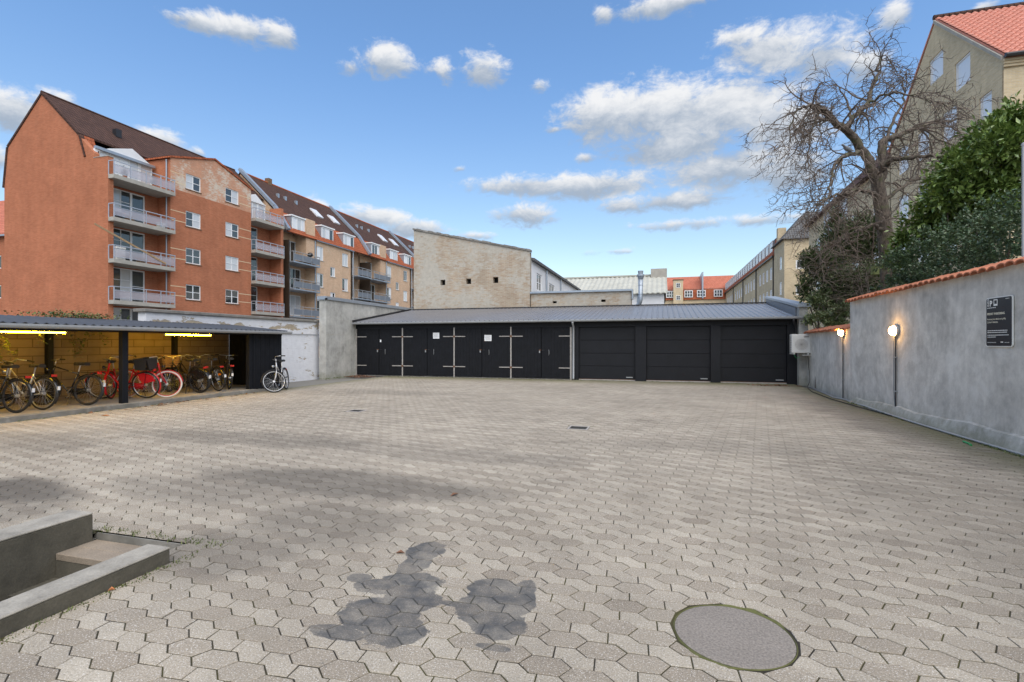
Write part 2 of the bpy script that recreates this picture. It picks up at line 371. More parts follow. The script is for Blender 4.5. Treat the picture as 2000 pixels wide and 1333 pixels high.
def paving(name, src):
    m, t, b = new_mat(name); g = t.n('ShaderNodeNewGeometry'); p = g.outputs['Position']; x, y, z = t.sep(p)
    if src == 'joint': col = t.mix(t.ramp(t.noise(p, 1.3, 5, .6), .42, .60), (.03,.026,.02), (.065,.06,.022))
    else:
        at = t.n('ShaderNodeAttribute', attribute_name='tone', attribute_type='OBJECT' if src == 'object' else 'GEOMETRY')
        tone = at.outputs['Fac']
        col = t.mix(tone, (.222,.187,.145), (.388,.348,.282))
        n = t.noise(p, 95, 2, .6); n2 = t.noise(t.vm('ADD', p, (3, 1, 0)), 150, 1, .5)
        col = t.vm('SCALE', col, scale=t.m('ADD', .52, t.m('MULTIPLY', n, .96)))
        col = t.mix(t.m('MULTIPLY', t.ramp(n2, .61, .68), .65), col, (.66,.64,.60)); col = t.mix(t.m('MULTIPLY', t.ramp(n2, .36, .28), .65), col, (.07,.065,.065))
    big = t.noise(p, .42, 6, .6); mid = t.noise(p, 1.9, 6, .66)
    col = t.vm('SCALE', col, scale=t.m('ADD', 1, t.m('ADD', t.m('MULTIPLY', t.m('SUBTRACT', big, .5), .75), t.m('MULTIPLY', t.m('SUBTRACT', mid, .5), .7))))
    wob = t.m('MULTIPLY', t.m('SUBTRACT', t.noise(p, 1.1, 5, .6), .5), 1.6); gr = None
    for (cx, cy, rx, ry, k) in GRIME:
        q = t.vm('LENGTH', t.comb(t.m('DIVIDE', t.m('SUBTRACT', x, cx), rx), t.m('DIVIDE', t.m('SUBTRACT', y, cy), ry), 0.))
        v = t.ramp(t.m('ADD', q, wob), .55, 1.3, k, 0.); gr = v if gr is None else t.m('MAXIMUM', gr, v)
    col = t.mix(t.m('MULTIPLY', gr, .8), col, (.075,.068,.06))
    edge = t.m('MAXIMUM', t.ramp(x, 3.6, 4.7), t.m('MAXIMUM', t.ramp(y, 18.6, 20.7), t.m('MULTIPLY', t.ramp(x, -11.0, -12.2), t.ramp(y, 11, 14))))
    mo = t.m('MULTIPLY', edge, t.ramp(t.m('ADD', mid, t.m('MULTIPLY', big, .5)), .48, .8)); col = t.mix(t.m('MULTIPLY', mo, .8), col, (.115,.115,.05))
    w2 = t.m('MULTIPLY', t.m('SUBTRACT', t.noise(p, 9, 5, .65), .5), .9); st = None
    for (cx, cy, rx, ry) in STAINS:
        q = t.vm('LENGTH', t.comb(t.m('DIVIDE', t.m('SUBTRACT', x, cx), rx), t.m('DIVIDE', t.m('SUBTRACT', y, cy), ry), 0.))
        v = t.ramp(t.m('ADD', q, w2), 1.0, 1.08, 1., 0.); st = v if st is None else t.m('MAXIMUM', st, v)
    drip = t.m('MULTIPLY', t.ramp(t.noise(p, 14, 3, .5), .64, .68), t.ramp(t.vm('LENGTH', t.comb(t.m('SUBTRACT', x, -1.45), t.m('SUBTRACT', y, 2.25), 0.)), .25, .5, 1., 0.))
    st = t.m('MAXIMUM', st, t.m('MULTIPLY', drip, .8))
    col = t.mix(t.m('MULTIPLY', st, t.m('ADD', .42, t.m('MULTIPLY', t.ramp(t.noise(p, 6, 5, .65), .3, .7), .5))), col, (.062,.066,.072))
    t.link(col, b.inputs['Base Color'])
    b.inputs['Roughness'].default_value = .88; b.inputs['Specular IOR Level'].default_value = .3
    bump(t, b, t.noise(p, 120, 3, .6), .35, .004)
paving('paver_object', 'object'); paving('paver_mesh', 'mesh'); paving('paver_joint', 'joint')
simple('slab_floor', (.25,.23,.20), .9, var=.2, scale=1.7, fine=.15)
simple('ground_far', (.16,.155,.14), .95, var=.15, scale=.5)
simple('tread_stone', (.25,.205,.155), .9, var=.2, scale=5, fine=.3)
simple('dark_concrete', (.088,.080,.060), .92, var=.45, scale=3.5, fine=.2, bumpy=.4)  # darker concrete for curb sides, riser and lower treads
simple('pale_concrete', (.31,.29,.25), .9, var=.42, scale=4, fine=.2, bumpy=.3)  # paler concrete for the thin caps on the curb tops
simple('manhole_concrete', (.215,.192,.168), .9, var=.1, scale=4, fine=.5, bumpy=.3)
simple('moss', (.10,.105,.035), .95, var=.35, scale=14)
# ================================================================== the setting: ground and paving
WELL = (-4.30, -3.43, -2.0, 3.0)            # basement stair opening
XL, XR, YN, YF = -12.0, 4.70, -1.2, 20.95
FZ = lambda z: (lambda a, b, d: (a, b, z+d))
g = MB(); g.sheet(FZ(-.05), -900, 900, -900, 1500, [WELL]); tag(g.build('ground', MAT['ground_far'], recalc=False), kind='structure')
g = MB(); g.sheet(FZ(-.004), XL-.02, XR+.02, YN, YF+.05, [WELL]); pave = g.build('courtyard_paving', MAT['paver_joint'], recalc=False); tag(pave, kind='structure')

PV = np.array((.200, -.045)); DG = np.array((.063, -.055)); HS = PV-DG; OA = np.array((-.017, .135)); OB = np.array((.057, .099))
def inset(poly, e):
    poly = np.asarray(poly, float); n = len(poly); out = []
    for i in range(n):
        a, b, c = poly[i-1], poly[i], poly[(i+1) % n]
        d1 = (b-a)/np.linalg.norm(b-a); d2 = (c-b)/np.linalg.norm(c-b)
        n1 = np.array((-d1[1], d1[0])); n2 = np.array((-d2[1], d2[0])); k = n1+n2; k = k/max(1e-6, np.dot(k, n1))
        if np.linalg.norm(k) > 2.2: k = k/np.linalg.norm(k)*2.2
        out.append(b+k*e)
    return np.array(out)
o0 = np.zeros(2)
polyA = [o0, DG, PV, PV+OA+DG, PV+OA, OA+DG]                                  # elongated hexagon
f0, f1 = .73, .27
polyB = [-HS*(1-f0), o0, DG, DG+HS*f0, OB+DG+HS*f1, OB+DG, OB, OB-HS*(1-f1)]   # S-shaped stone
PROTO = []
for pl in (polyA, polyB):
    pl = np.array(pl); c = pl.mean(0); PROTO.append((c, pl-c))
def area(p): x, y = p[:, 0], p[:, 1]; return .5*abs(np.dot(x, np.roll(y, -1))-np.dot(y, np.roll(x, -1)))
def clip(poly, nrm, off):
    out = []; n = len(poly)
    for i in range(n):
        a, b = poly[i], poly[(i+1) % n]; da, db = np.dot(a, nrm)-off, np.dot(b, nrm)-off
        if da >= 0: out.append(a)
        if da*db < 0: out.append(a+(b-a)*da/(da-db))
    q = []
    for p in out:
        if not q or np.linalg.norm(p-q[-1]) > .004: q.append(p)
    if len(q) > 2 and np.linalg.norm(q[0]-q[-1]) < .004: q.pop()
    return np.array(q)
MAN = np.array((.36, 2.86)); MANR = .295
DRAINS = [(-6.68, -6.33, 9.82, 10.16), (-1.58, -1.22, 8.90, 9.26)]
CURB_F = (-3.43, -3.23, -2.0, 2.72); CURB_B = (-4.55, -4.30, -2.0, 2.96)
RECTS = DRAINS + [(-4.55, -3.23, -2.2, 2.72), (-4.57, -3.43, 2.70, 3.01)]
pav = []   # kind, centre, polygon (world), clipped
rs = np.random.RandomState(3)
peak = np.array((-22.0, -6.0))
row = 0; pk = peak.copy()
while pk[1] < 31:
    kind = row % 2
    for n in range(0, 190):
        o = pk+PV*n; c0, pl = PROTO[kind]; c = o+c0
        if not (XL-.2 < c[0] < XR+.2 and YN-.2 < c[1] < YF+.2): continue
        P = pl+c; cl = False
        for nr, of in (((1, 0), XL+.004), ((-1, 0), -XR+.004), ((0, -1), -YF), ((0, 1), YN)):
            nr = np.array(nr, float)
            if (P@nr).min() < of:
                P = clip(P, nr, of); cl = True
                if len(P) < 3: break
        if len(P) < 3: continue
        dm = c-MAN; r = np.linalg.norm(dm)
        if r < MANR+.16:
            if r < .08: continue
            nr = dm/r; P = clip(P, nr, np.dot(MAN, nr)+MANR+.003+.010*rs.rand()); cl = True
            if len(P) < 3: continue
        bad = False
        for (a0, a1, b0, b1) in RECTS:
            if P[:, 0].max() < a0 or P[:, 0].min() > a1 or P[:, 1].max() < b0 or P[:, 1].min() > b1: continue
            q = P.mean(0); dd = [(a0-q[0], (-1, 0), -a0+.006), (q[0]-a1, (1, 0), a1+.006), (b0-q[1], (0, -1), -b0+.006), (q[1]-b1, (0, 1), b1+.006)]
            k = max(dd, key=lambda e: e[0])
            P = clip(P, np.array(k[1], float), k[2]); cl = True
            if len(P) < 3: bad = True; break
        if bad or area(P) < .0012: continue
        pav.append((kind, c, P, cl))
    pk = pk+(OA if kind == 0 else OB)
    if pk[0] < -24: pk = pk+PV
    row += 1
Fw = np.array((-math.sin(YAW), math.cos(YAW))); Rw = np.array((math.cos(YAW), math.sin(YAW)))
def seen(c):
    zc = c@Fw
    if zc < 1.2: return 0
    u = 1000+1000*(c@Rw)/zc; v = 671+1500/zc
    if not (-20 < u < 2020 and v < 1350): return 0
    return 1/zc**3
order = sorted(range(len(pav)), key=lambda i: -seen(pav[i][1]))
near = set(i for i in order[:300] if seen(pav[i][1]) > 0)
def tone_of(kind): return min(1, max(0, (.34 if kind == 0 else .66)+rs.normal(0, .11)))
def paver_geo(P, c, dz, far, tilt=(0, 0)):
    Q = inset(P, .0033); T = inset(Q, .002); n = len(P)
    if far: rings = [(T, 0.), (Q, -.006)]
    else: rings = [(T, 0.), (Q, -.0025), (Q, -.012)]
    V = [(p[0]-c[0], p[1]-c[1], z+dz+(p[0]-c[0])*tilt[0]+(p[1]-c[1])*tilt[1]) for rg, z in rings for p in rg]
    Fc = [list(range(n))]
    for k in range(len(rings)-1):
        for i in range(n): j = (i+1) % n; Fc.append([k*n+i, (k+1)*n+i, (k+1)*n+j, k*n+j])
    return V, Fc
protos = {}
for kd in (0, 1):
    V, Fc = paver_geo(PROTO[kd][1], np.zeros(2), 0, False); me = bpy.data.meshes.new('paver'); me.from_pydata(V, [], Fc); me.materials.append(MAT['paver_object']); protos[kd] = me
BV, BF, BT = [], [], []
for i, (kd, c, P, cl) in enumerate(pav):
    tn = tone_of(kd); dz = rs.normal(0, .0009); tilt = (rs.normal(0, .008), rs.normal(0, .008))
    if i in near:
        if cl:
            V, Fc = paver_geo(P, c, 0, False); me = bpy.data.meshes.new('paver'); me.from_pydata(V, [], Fc); me.materials.append(MAT['paver_object'])
        else: me = protos[kd]
        o = bpy.data.objects.new('paver', me); COL.objects.link(o); o.parent = pave
        o.location = (c[0], c[1], dz); o.rotation_euler = (tilt[0], tilt[1], rs.normal(0, .006)); o['tone'] = float(tn)
    else:
        V, Fc = paver_geo(P, np.zeros(2), dz, c[1] > 7, (0, 0)); b0 = len(BV)
        BV += V; BF += [[b0+k for k in f] for f in Fc]; BT += [tn]*len(V)
me = bpy.data.meshes.new('paver_field'); me.from_pydata(BV, [], BF); at = me.attributes.new('tone', 'FLOAT', 'POINT'); at.data.foreach_set('value', BT)
tag(mesh_obj('paver_field', me, MAT['paver_mesh'], pave), kind='stuff')

# manhole lid with its ring of moss
mh = empty('manhole_cover', (MAN[0], MAN[1], 0), 0, 'round flat concrete manhole cover ringed by green moss in the paving', 'manhole cover')
MB().lathe([(.0001,-.001),(.275,-.001),(.287,-.0035),(.29,-.03),(.0001,-.03)], 48).build('lid', MAT['manhole_concrete'], mh, smooth=False)
b = MB(); 
for k in range(64):
    a0, a1 = k*math.pi/32, (k+1)*math.pi/32; w0, w1 = [.030*max(0, math.sin(a*2-.5)-.1)*(.7+.3*math.sin(a*13)) for a in (a0, a1)]
    pts = []
    for a, w in ((a0, w0), (a1, w1)): pts.append([(rr*math.cos(a), rr*math.sin(a), zz) for rr, zz in ((.286, -.012), (.289, -.004), (.2915+w, .0005+w*.15), (.295+w*1.2, -.004))])
    for i in range(3): b.face([pts[0][i], pts[0][i+1], pts[1][i+1], pts[1][i]])
b.build('moss_ring', MAT['moss'], mh, recalc=False)
for lab, (a0, a1, b0, b1) in zip(('rusty square drain grate in the paving nearer the bicycle shed', 'rusty square drain grate in the paving in line with the metal garage doors'), DRAINS):
    e = empty('drain_grate', ((a0+a1)/2, (b0+b1)/2, 0), 0, lab, 'drain'); w, h = (a1-a0)/2, (b1-b0)/2
    f = MB(); f.box(-w, w, -h, -h+.03, -.03, .001); f.box(-w, w, h-.03, h, -.03, .001); f.box(-w, -w+.03, -h+.03, h-.03, -.03, .001); f.box(w-.03, w, -h+.03, h-.03, -.03, .001); f.build('frame', MAT['weathered_grey'], e)
    for k in range(7):
        xx = -w+.05+k*(2*w-.1)/6; MB().box(xx-.013, xx+.013, -h+.03, h-.03, -.025, -.003).build('bar', MAT['iron'], e)
    MB().box(-w+.03, w-.03, -h+.03, h-.03, -.045, -.028).build('pit', MAT['dark_void'], e)

# basement stair with its low concrete curbs
st = empty('basement_stair', (-3.86, 3.0, 0), 0, 'sunken basement stair between two low worn concrete curbs', 'stair')
def at0(o, e): o.location = Vector(o.location)-Vector(e.location); return o
at0(MB().box(CURB_F[0], CURB_F[1], CURB_F[2], CURB_F[3], -1.6, .088).build('curb', MAT['dark_concrete'], st, bevel=.006), st); at0(MB().box(CURB_F[0]-.001, CURB_F[1]+.002, CURB_F[2], CURB_F[3]+.002, .0885, .104).build('curb_top', MAT['pale_concrete'], st, bevel=.006), st)
at0(MB().box(CURB_B[0], CURB_B[1], CURB_B[2], CURB_B[3], -1.6, .150).build('curb', MAT['dark_concrete'], st, bevel=.006), st); at0(MB().box(CURB_B[0]-.001, CURB_B[1]+.002, CURB_B[2], CURB_B[3]+.002, .1505, .168).build('curb_top', MAT['pale_concrete'], st, bevel=.006), st)
for k in range(8):
    y1 = 2.985-.29*k; z1 = -.055-.175*k
    if k == 0:
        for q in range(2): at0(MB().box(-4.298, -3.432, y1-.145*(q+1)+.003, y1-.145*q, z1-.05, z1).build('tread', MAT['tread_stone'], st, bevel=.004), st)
        at0(MB().box(-4.298, -3.432, y1-.285, y1, -1.6, z1-.052).build('riser', MAT['dark_concrete'], st), st)
    else: at0(MB().box(-4.298, -3.432, y1-.29+.004, y1, -1.7, z1).build('tread', MAT['dark_concrete'], st), st)
at0(MB().box(-4.33, -3.40, 2.99, 3.04, -1.6, -.004).build('edge_wall', MAT['old_concrete'], st), st)
at0(MB().box(-4.298, -3.432, -2.2, 3.0, -1.75, -1.62).build('pit_floor', MAT['old_concrete'], st), st)
at0(MB().box(-4.55, -3.23, -2.3, -2.02, -1.7, .10).build('end_wall', MAT['old_concrete'], st), st)

# ================================================================== right garden wall with tile coping
gw = empty('garden_wall', (4.83, 9, 0), 0, 'tall grey rendered garden wall capped with red clay tiles', 'wall')
gw2 = empty('garden_wall', (4.83, 18, 0), 0, 'lower stretch of grey rendered wall with clay tile capping beside the air conditioner', 'wall')
def wall_block(e, y0, y1, z, x0=4.70, x1=4.96):
    o = MB().box(x0, x1, y0, y1, -.05, z).build('wall', MAT['plaster'], e); at0(o, e)
wall_block(gw, -3.0, 15.12, 2.60)
LX = lambda y: 4.745+(y-15.13)*.058            # the lower stretch runs slightly askew
at0(MB().hexa([(LX(15.13),15.13,-.05),(LX(15.13)+.24,15.13,-.05),(LX(20.58)+.24,20.58,-.05),(LX(20.58),20.58,-.05),(LX(15.13),15.13,1.9),(LX(15.13)+.24,15.13,1.9),(LX(20.58)+.24,20.58,1.9),(LX(20.58),20.58,1.9)]).build('wall', MAT['plaster'], gw2), gw2)
tp = []
for k in range(7):
    a = math.pi*k/6; tp.append((-.105*math.cos(a), .052*math.sin(a)))
def tile_mesh():
    b = MB(); L0, L1 = -.30, .12
    rows = []
    for (xx, zz, sc) in ((L0, -.085, 1.05), (-.1, -.02, 1.0), (L1, .055, .92)):
        rows.append([(xx, p[0]*sc, zz+p[1]*sc) for p in tp]+[(xx, p[0]*sc*.84, zz+p[1]*sc-.016) for p in tp[::-1]])
    for r in range(2):
        n = len(rows[0])
        for i in range(n): j = (i+1) % n; b.face([rows[r][i], rows[r][j], rows[r+1][j], rows[r+1][i]])
    n = len(tp)
    for r in (0, 2):
        for i in range(n-1): b.face([rows[r][i], rows[r][i+1], rows[r][2*n-2-i], rows[r][2*n-1-i]])
    me = b.mesh('coping_tile', recalc=True); me.materials.append(MAT['terracotta']); return me
tmesh = tile_mesh()
def coping(e, y0, y1, z, xf):
    n = int((y1-y0)/.205)
    for k in range(n):
        o = bpy.data.objects.new('coping_tile', tmesh); COL.objects.link(o); o.parent = e; y = y0+.1+k*.205
        o.location = Vector((xf(y)+random.uniform(-.008, .008), y, z+.045+random.uniform(-.006, .006)))-Vector(e.location); o.rotation_euler = (random.uniform(-.03, .03), random.uniform(-.04, .04), random.uniform(-.03, .03))
    b = MB(); b.prism([(-.02, z), (.20, z), (.17, z+.10), (.10, z+.115)], lambda a, c: (a+xf(y0), y0, c), lambda a, c: (a+xf(y1), y1, c)); at0(b.build('coping_bed', MAT['terracotta'], e), e)
coping(gw, -3.0, 15.2, 2.60, lambda y: 4.86); coping(gw2, 15.25, 20.5, 1.90, lambda y: LX(y)+.14)
b = MB(); ys = [1+.35*k for k in range(41)]
def pl_h(y): return (.13+.016*(15-y)+.02*math.sin(y*2.1)+.012*math.sin(y*5.3)) if y < 15 else .02
for k in range(40):
    y0, y1 = ys[k], ys[k+1]; h0, h1 = pl_h(y0), pl_h(y1)
    b.hexa([(4.60,y0,-.01),(4.70,y0,-.01),(4.70,y1,-.01),(4.60,y1,-.01),(4.66,y0,h0),(4.70,y0,h0+.02),(4.70,y1,h1+.02),(4.66,y1,h1)])
at0(b.build('plinth', MAT['cement_white'], gw), gw)
# lamps on conduits
for lab, y, z in (('lit round bulkhead lamp on a tall conduit against the tall garden wall', 12.38, 1.76), ('lit round bulkhead lamp on a thin conduit against the lower wall by the air conditioner', 15.85, 1.80)):
    xw = 4.70 if y < 15 else LX(y)
    e = empty('wall_lamp', (xw-.05, y, 0), 0, lab, 'lamp', None)
    Mx = Matrix.Translation((0.03, 0, z)) @ Matrix.Rotation(R(-90), 4, 'Y')
    MB().lathe([(.0001,-.02),(.125,-.02),(.13,.0),(.118,.03),(.10,.035),(.0001,.035)], 28, Mx).build('backplate', MAT['grey_metal'], e, smooth=True)
    MB().lathe([(.10,.032),(.098,.06),(.08,.10),(.045,.122),(.0001,.128)], 28, Mx).build('globe', MAT['bulb_glow'], e, smooth=True)
    MB().tube([Mx @ Vector((0,.10,.04)), Mx @ Vector((0,.06,.12)), Mx @ Vector((0,0,.140)), Mx @ Vector((0,-.06,.12)), Mx @ Vector((0,-.10,.04))], .006, 6).build('guard', MAT['grey_metal'], e)
    MB().tube([(.02,0,z-.12),(.02,0,.0)], .013, 8).build('conduit', MAT['dark_metal'], e)
    if y < 15:
        MB().tube([(.005,.04,z-.12),(.005,.04,.5),(.03,.025,.0)], .008, 6).build('conduit', MAT['panel_grey'], e)
    for zz in (.5, 1.2): MB().box(-.005, .05, -.025, .025, zz, zz+.02).build('clip', MAT['grey_metal'], e)
# pipe lying along the foot of the wall and a hose
b = MB(); pts = [(4.60-.05*math.sin(y*.7), y, .022) for y in [0+.5*k for k in range(32)]]+[(4.55, 15.9, .02), (4.66, 17, .02), (4.84, 19.3, .02)]
tag(b.tube(pts, .018, 8).build('water_pipe', MAT['grey_metal'], smooth=True), 'thin grey pipe lying along the foot of the garden wall', 'pipe')
b = MB(); pts = [(4.95, 20.10, 1.15), (4.97, 20.1, .9), (4.99, 20.08, .5), (4.97, 20.0, .12), (4.88, 19.8, .025), (4.72, 19.2, .02), (4.45, 17.6, .02), (4.36, 15.5, .02), (4.42, 13.8, .02), (4.5, 12.7, .02), (4.53, 12.2, .02)]
tag(b.tube(pts, .012, 6).build('garden_hose', MAT['black_gloss'], smooth=True), 'thin dark cable hanging from the air conditioner and running along the ground', 'cable')
# parking sign
sg = empty('parking_sign', (4.68, 9.03, 1.81), 0, 'black parking sign with white rounded border on the grey garden wall', 'sign')
def rrect(w, h, r, seg=5):
    P = []
    for cx, cy, a0 in ((w-r, h-r, 0), (-w+r, h-r, 90), (-w+r, -h+r, 180), (w-r, -h+r, 270)):
        for k in range(seg+1): a = R(a0+90*k/seg); P.append((cx+r*math.cos(a), cy+r*math.sin(a)))
    return P
SW, SH = .30, .36
MB().prism(rrect(SW, SH, .035), lambda a, c: (.012, -a, c), lambda a, c: (-.004, -a, c)).build('plate', MAT['print_white'], sg)
MB().prism(rrect(SW-.012, SH-.012, .027), lambda a, c: (.0, -a, c), lambda a, c: (-.0065, -a, c)).build('face', MAT['sign_black'], sg)
def text(parent, s, size, a, z, mat, d, rot=0, bold=0, plane='x', name='lettering', xs=1.):
    cu = bpy.data.curves.new('lettering', 'FONT'); cu.body = s; cu.size = size; cu.extrude = .0006; cu.offset = bold; cu.resolution_u = 2
    tmp = bpy.data.objects.new('tmp', cu); COL.objects.link(tmp); dg = bpy.context.evaluated_depsgraph_get(); me = bpy.data.meshes.new_from_object(tmp.evaluated_get(dg)); bpy.data.objects.remove(tmp)
    Mt = Matrix.Scale(xs, 4, (1, 0, 0))
    if rot: Mt = Matrix.Rotation(R(rot), 4, 'Z') @ Mt
    if plane == 'x': Mt = Matrix(((0,0,-1,0),(-1,0,0,0),(0,1,0,0),(0,0,0,1))) @ Mt; loc = (d, -a, z)
    else: Mt = Matrix(((1,0,0,0),(0,0,-1,0),(0,1,0,0),(0,0,0,1))) @ Mt; loc = (a, d, z)
    me.transform(Matrix.Translation(loc) @ Mt); me.materials.clear(); me.materials.append(mat)
    return mesh_obj(name, me, mat, parent)
d = -.0075; wt, cr = MAT['print_white'], MAT['print_cream']
text(sg, 'P', .115, -.205, .235, wt, d, bold=.004)
text(sg, 'INFO', .05, -.222, .232, wt, d, rot=90, bold=.001)
b = MB(); fx = lambda a, c: (d, -a, c)
for (a0, a1, c0, c1) in ((-.11,-.02,.315,.328),(-.11,-.02,.235,.262),(-.11,-.096,.262,.315),(-.034,-.02,.262,.315)): b.prism([(a0,c0),(a1,c0),(a1,c1),(a0,c1)], fx, lambda a, c: (d-.001, -a, c))
b.build('emblem', wt, sg)
text(sg, 'PRIVAT PARKERING', .047, -.262, .105, cr, d, bold=.0008, xs=.97)
text(sg, 'Parkering kun tilladt med gyldig', .034, -.262, .032, cr, d, xs=.98); text(sg, 'Q-Park P-tilladelse', .034, -.262, -.012, cr, d, xs=.98)
# small print too fine to read in the photograph: broken lines of print
b = MB(); rp = random.Random(5)
for (a0, a1, c, h) in ((-.262,-.06,.205,.010), (-.255,.20,-.130,.010), (-.255,.19,-.157,.010), (-.255,.24,-.196,.010), (-.255,-.06,-.223,.010), (-.255,-.04,-.300,.006), (.05,.12,-.300,.014), (.14,.24,-.300,.006), (.16,.25,.318,.008)):
    x = a0
    while x < a1-.01:
        w = min(rp.uniform(.012, .045), a1-x); b.prism([(x,c),(x+w,c),(x+w,c+h),(x,c+h)], fx, lambda a, c: (d-.0008, -a, c)); x += w+.006
b.build('small_print', wt, sg)

# air conditioner on brackets
ac = empty('air_conditioner', (4.80, 20.22, 1.16), 0, 'white outdoor air conditioning unit on brackets at the corner of the garages', 'air conditioner')
MB().box(-.36, .24, -.16, .16, 0, .66).build('casing', MAT['plastic_white'], ac, bevel=.015)
b = MB()
for r in (.19, .145, .10, .055): b.tube([(-.06+r*math.cos(a*math.pi/12), -.168, .30+r*math.sin(a*math.pi/12)) for a in range(24)], .004, 5, closed=True)
for k in range(8): a = k*math.pi/8; b.tube([(-.06-.19*math.cos(a), -.168, .30-.19*math.sin(a)), (-.06+.19*math.cos(a), -.168, .30+.19*math.sin(a))], .003, 4)
b.build('fan_grille', MAT['weathered_grey'], ac)
for k in range(9): MB().box(-.372, -.361, -.14, .14, .05+k*.062, .075+k*.062).build('louvre', MAT['weathered_grey'], ac)
MB().box(.02, .18, -.170, -.161, .55, .60).build('badge', MAT['weathered_grey'], ac)
for xx in (-.28, .16): MB().box(xx-.02, xx+.02, -.16, .42, -.05, -.002).build('bracket', MAT['plastic_white'], ac)
MB().tube([(.23,-.05,.15),(.30,-.06,.16),(.36,-.05,.26),(.37,.0,.42),(.34,.10,.50),(.28,.22,.50)], .03, 8).build('pipe', MAT['plastic_white'], ac, smooth=True)
MB().box(-.02, .30, -.165, .20, -.10, -.055).build('drip_tray', MAT['plaster_smooth'], ac)
b = MB(); b.tube([(-.28,-.1,-.002),(-.26,-.14,-.12),(-.2,-.12,-.18),(-.1,-.12,-.14)], .008, 6); b.build('drain_hose', MAT['green_plastic'], ac)

# ================================================================== party wall of the garages and the white wall
pw = empty('party_wall', (-13.8, 22, 0), 0, 'pale rendered party wall with zinc coping at the end of the wooden garages', 'wall')
at0(MB().box(-13.99, -13.65, 18.7, 26.55, -.05, 3.42).build('wall', MAT['plaster_smooth'], pw), pw)
b = MB(); b.box(-14.05, -13.58, 18.62, 26.56, 3.42, 3.50); b.box(-13.648, -13.58, 18.62, 26.56, 3.36, 3.419); b.box(-14.05, -13.58, 18.62, 18.698, 3.36, 3.419); at0(b.build('coping', MAT['zinc'], pw), pw)
at0(MB().box(-13.652, -13.645, 18.7, 20.3, 1.86, 1.885).build('mortar_line', MAT['slab_concrete'], pw), pw)
ww = empty('white_wall', (-14.3, 15, 0), 0, 'peeling whitewashed wall with mossy concrete coping behind the bicycle shed', 'wall')
at0(MB().box(-14.5, -14.2, 11.2, 18.95, -.05, 2.40).build('wall', MAT['peeling_white'], ww), ww)
at0(MB().box(-14.58, -14.12, 11.1, 18.95, 2.40, 2.50).build('coping', MAT['old_concrete'], ww, bevel=.015), ww)
at0(MB().tube([(-14.17, 14.4, 1.87), (-14.17, 18.9, 1.87)], .014, 6).build('conduit', MAT['grey_metal'], ww), ww)
tag(MB().box(-14.75, -14.505, -1.0, 11.15, -.05, 2.0).build('boundary_wall', MAT['block_wall']), 'dark boundary wall of rough blocks behind the lamp-lit bicycles', 'wall')

# ================================================================== garage building
ga = empty('garage_building', (-4.3, 20.9, 0), 0, 'long low black garage building with a grey ribbed metal roof', 'garage')
G = FY(20.9, -1)
def gb(o): return at0(o, ga)
DX = [-13.60, -12.43, -11.23, -10.01, -8.71, -7.42, -6.11, -4.79, -3.52]
SX = [(-3.22, -.96), (-.54, 1.84), (2.19, 4.47)]
# black timber front: header, piers
b = MB(); b.lbox(G, -13.64, 5.08, 2.17, 2.40, -.25, 0); gb(b.build('header', MAT['black_paint'], ga))
for (a0, a1, top, dd) in ((-3.50, -3.22, 2.168, .012), (-.96, -.54, 2.168, .035), (1.84, 2.19, 2.168, .035), (4.47, 4.80, 2.168, .02)):
    gb(MB().lbox(G, a0, a1, -.03, top, -.30, dd).build('pier', MAT['black_paint'], ga))
gb(MB().box(-13.64, 4.9, 21.30, 21.36, -.03, 2.5).build('inner_wall', MAT['dark_void'], ga))
gb(MB().box(-13.64, 4.9, 26.3, 26.5, -.03, 3.28).build('back_wall', MAT['old_brick'], ga))
b = MB(); b.lbox(G, -13.64, 4.78, -.02, .035, -.2, -.07); gb(b.build('threshold', MAT['weathered_grey'], ga))
boardm = []
for i in range(8):
    a0, a1 = DX[i]+.012, DX[i+1]-.012
    lf = empty('door_leaf', (0, 0, 0)); lf.parent = ga; lf.location = (0, 0, 0)
    nb = 9; w = (a1-a0)/nb
    for k in range(nb):
        o = MB().lbox(G, a0+k*w+.002, a0+(k+1)*w-.002, .045+.01*random.random(), 2.165, -.05, -.012+.003*random.random()).build('board', MAT['black_wood'], lf); gb(o)
    left_hung = (i % 2 == 0)
    for zz in (.48, 1.80):
        if left_hung: s0, s1 = DX[i]-.02, DX[i]+.52
        else: s0, s1 = DX[i+1]-.52, DX[i+1]+.02
        if i == 0: s0 = -13.6
        o = MB().lbox(G, s0, s1, zz-.018, zz+.018, -.008, .012+.002*(i % 2)).build('strap_hinge', MAT['weathered_grey'], lf); gb(o)
        hx = DX[i] if left_hung else DX[i+1]
        if 0 < i < 7 and not left_hung: o = MB().lbox(G, hx-.045, hx+.045, zz-.04, zz+.04, .0165, .022).build('hinge_plate', MAT['rust'], lf); gb(o)
    if left_hung:
        hx = DX[i+1]
        o = MB().lbox(G, hx-.10, hx-.015, 1.20, 1.235, -.008, .02).build('hasp', MAT['rust'], lf); gb(o)
        o = MB().lbox(G, hx-.085, hx-.045, 1.10, 1.19, -.005, .03).build('padlock', MAT['grey_metal'], lf); gb(o)
        o = MB().lbox(G, hx+.03, hx+.14, 1.20, 1.225, -.008, .014).build('hasp', MAT['dark_metal'], lf); gb(o)
        MBp = MB().tube([G(hx+.32,1.0,.0), G(hx+.34,1.05,.035), G(hx+.34,1.18,.035), G(hx+.32,1.23,.0)], .008, 6); gb(MBp.build('pull_handle', MAT['grey_metal'], lf))
for k, px in enumerate((DX[2], DX[4], DX[6])):
    gb(MB().lbox(G, px-.026, px+.026, .0, 2.20, -.012, .008).build('cover_strip', MAT['weathered_grey'], ga))
gb(MB().lbox(G, -13.645, -13.60, .0, 2.168, -.05, .006).build('cover_strip', MAT['weathered_grey'], ga))
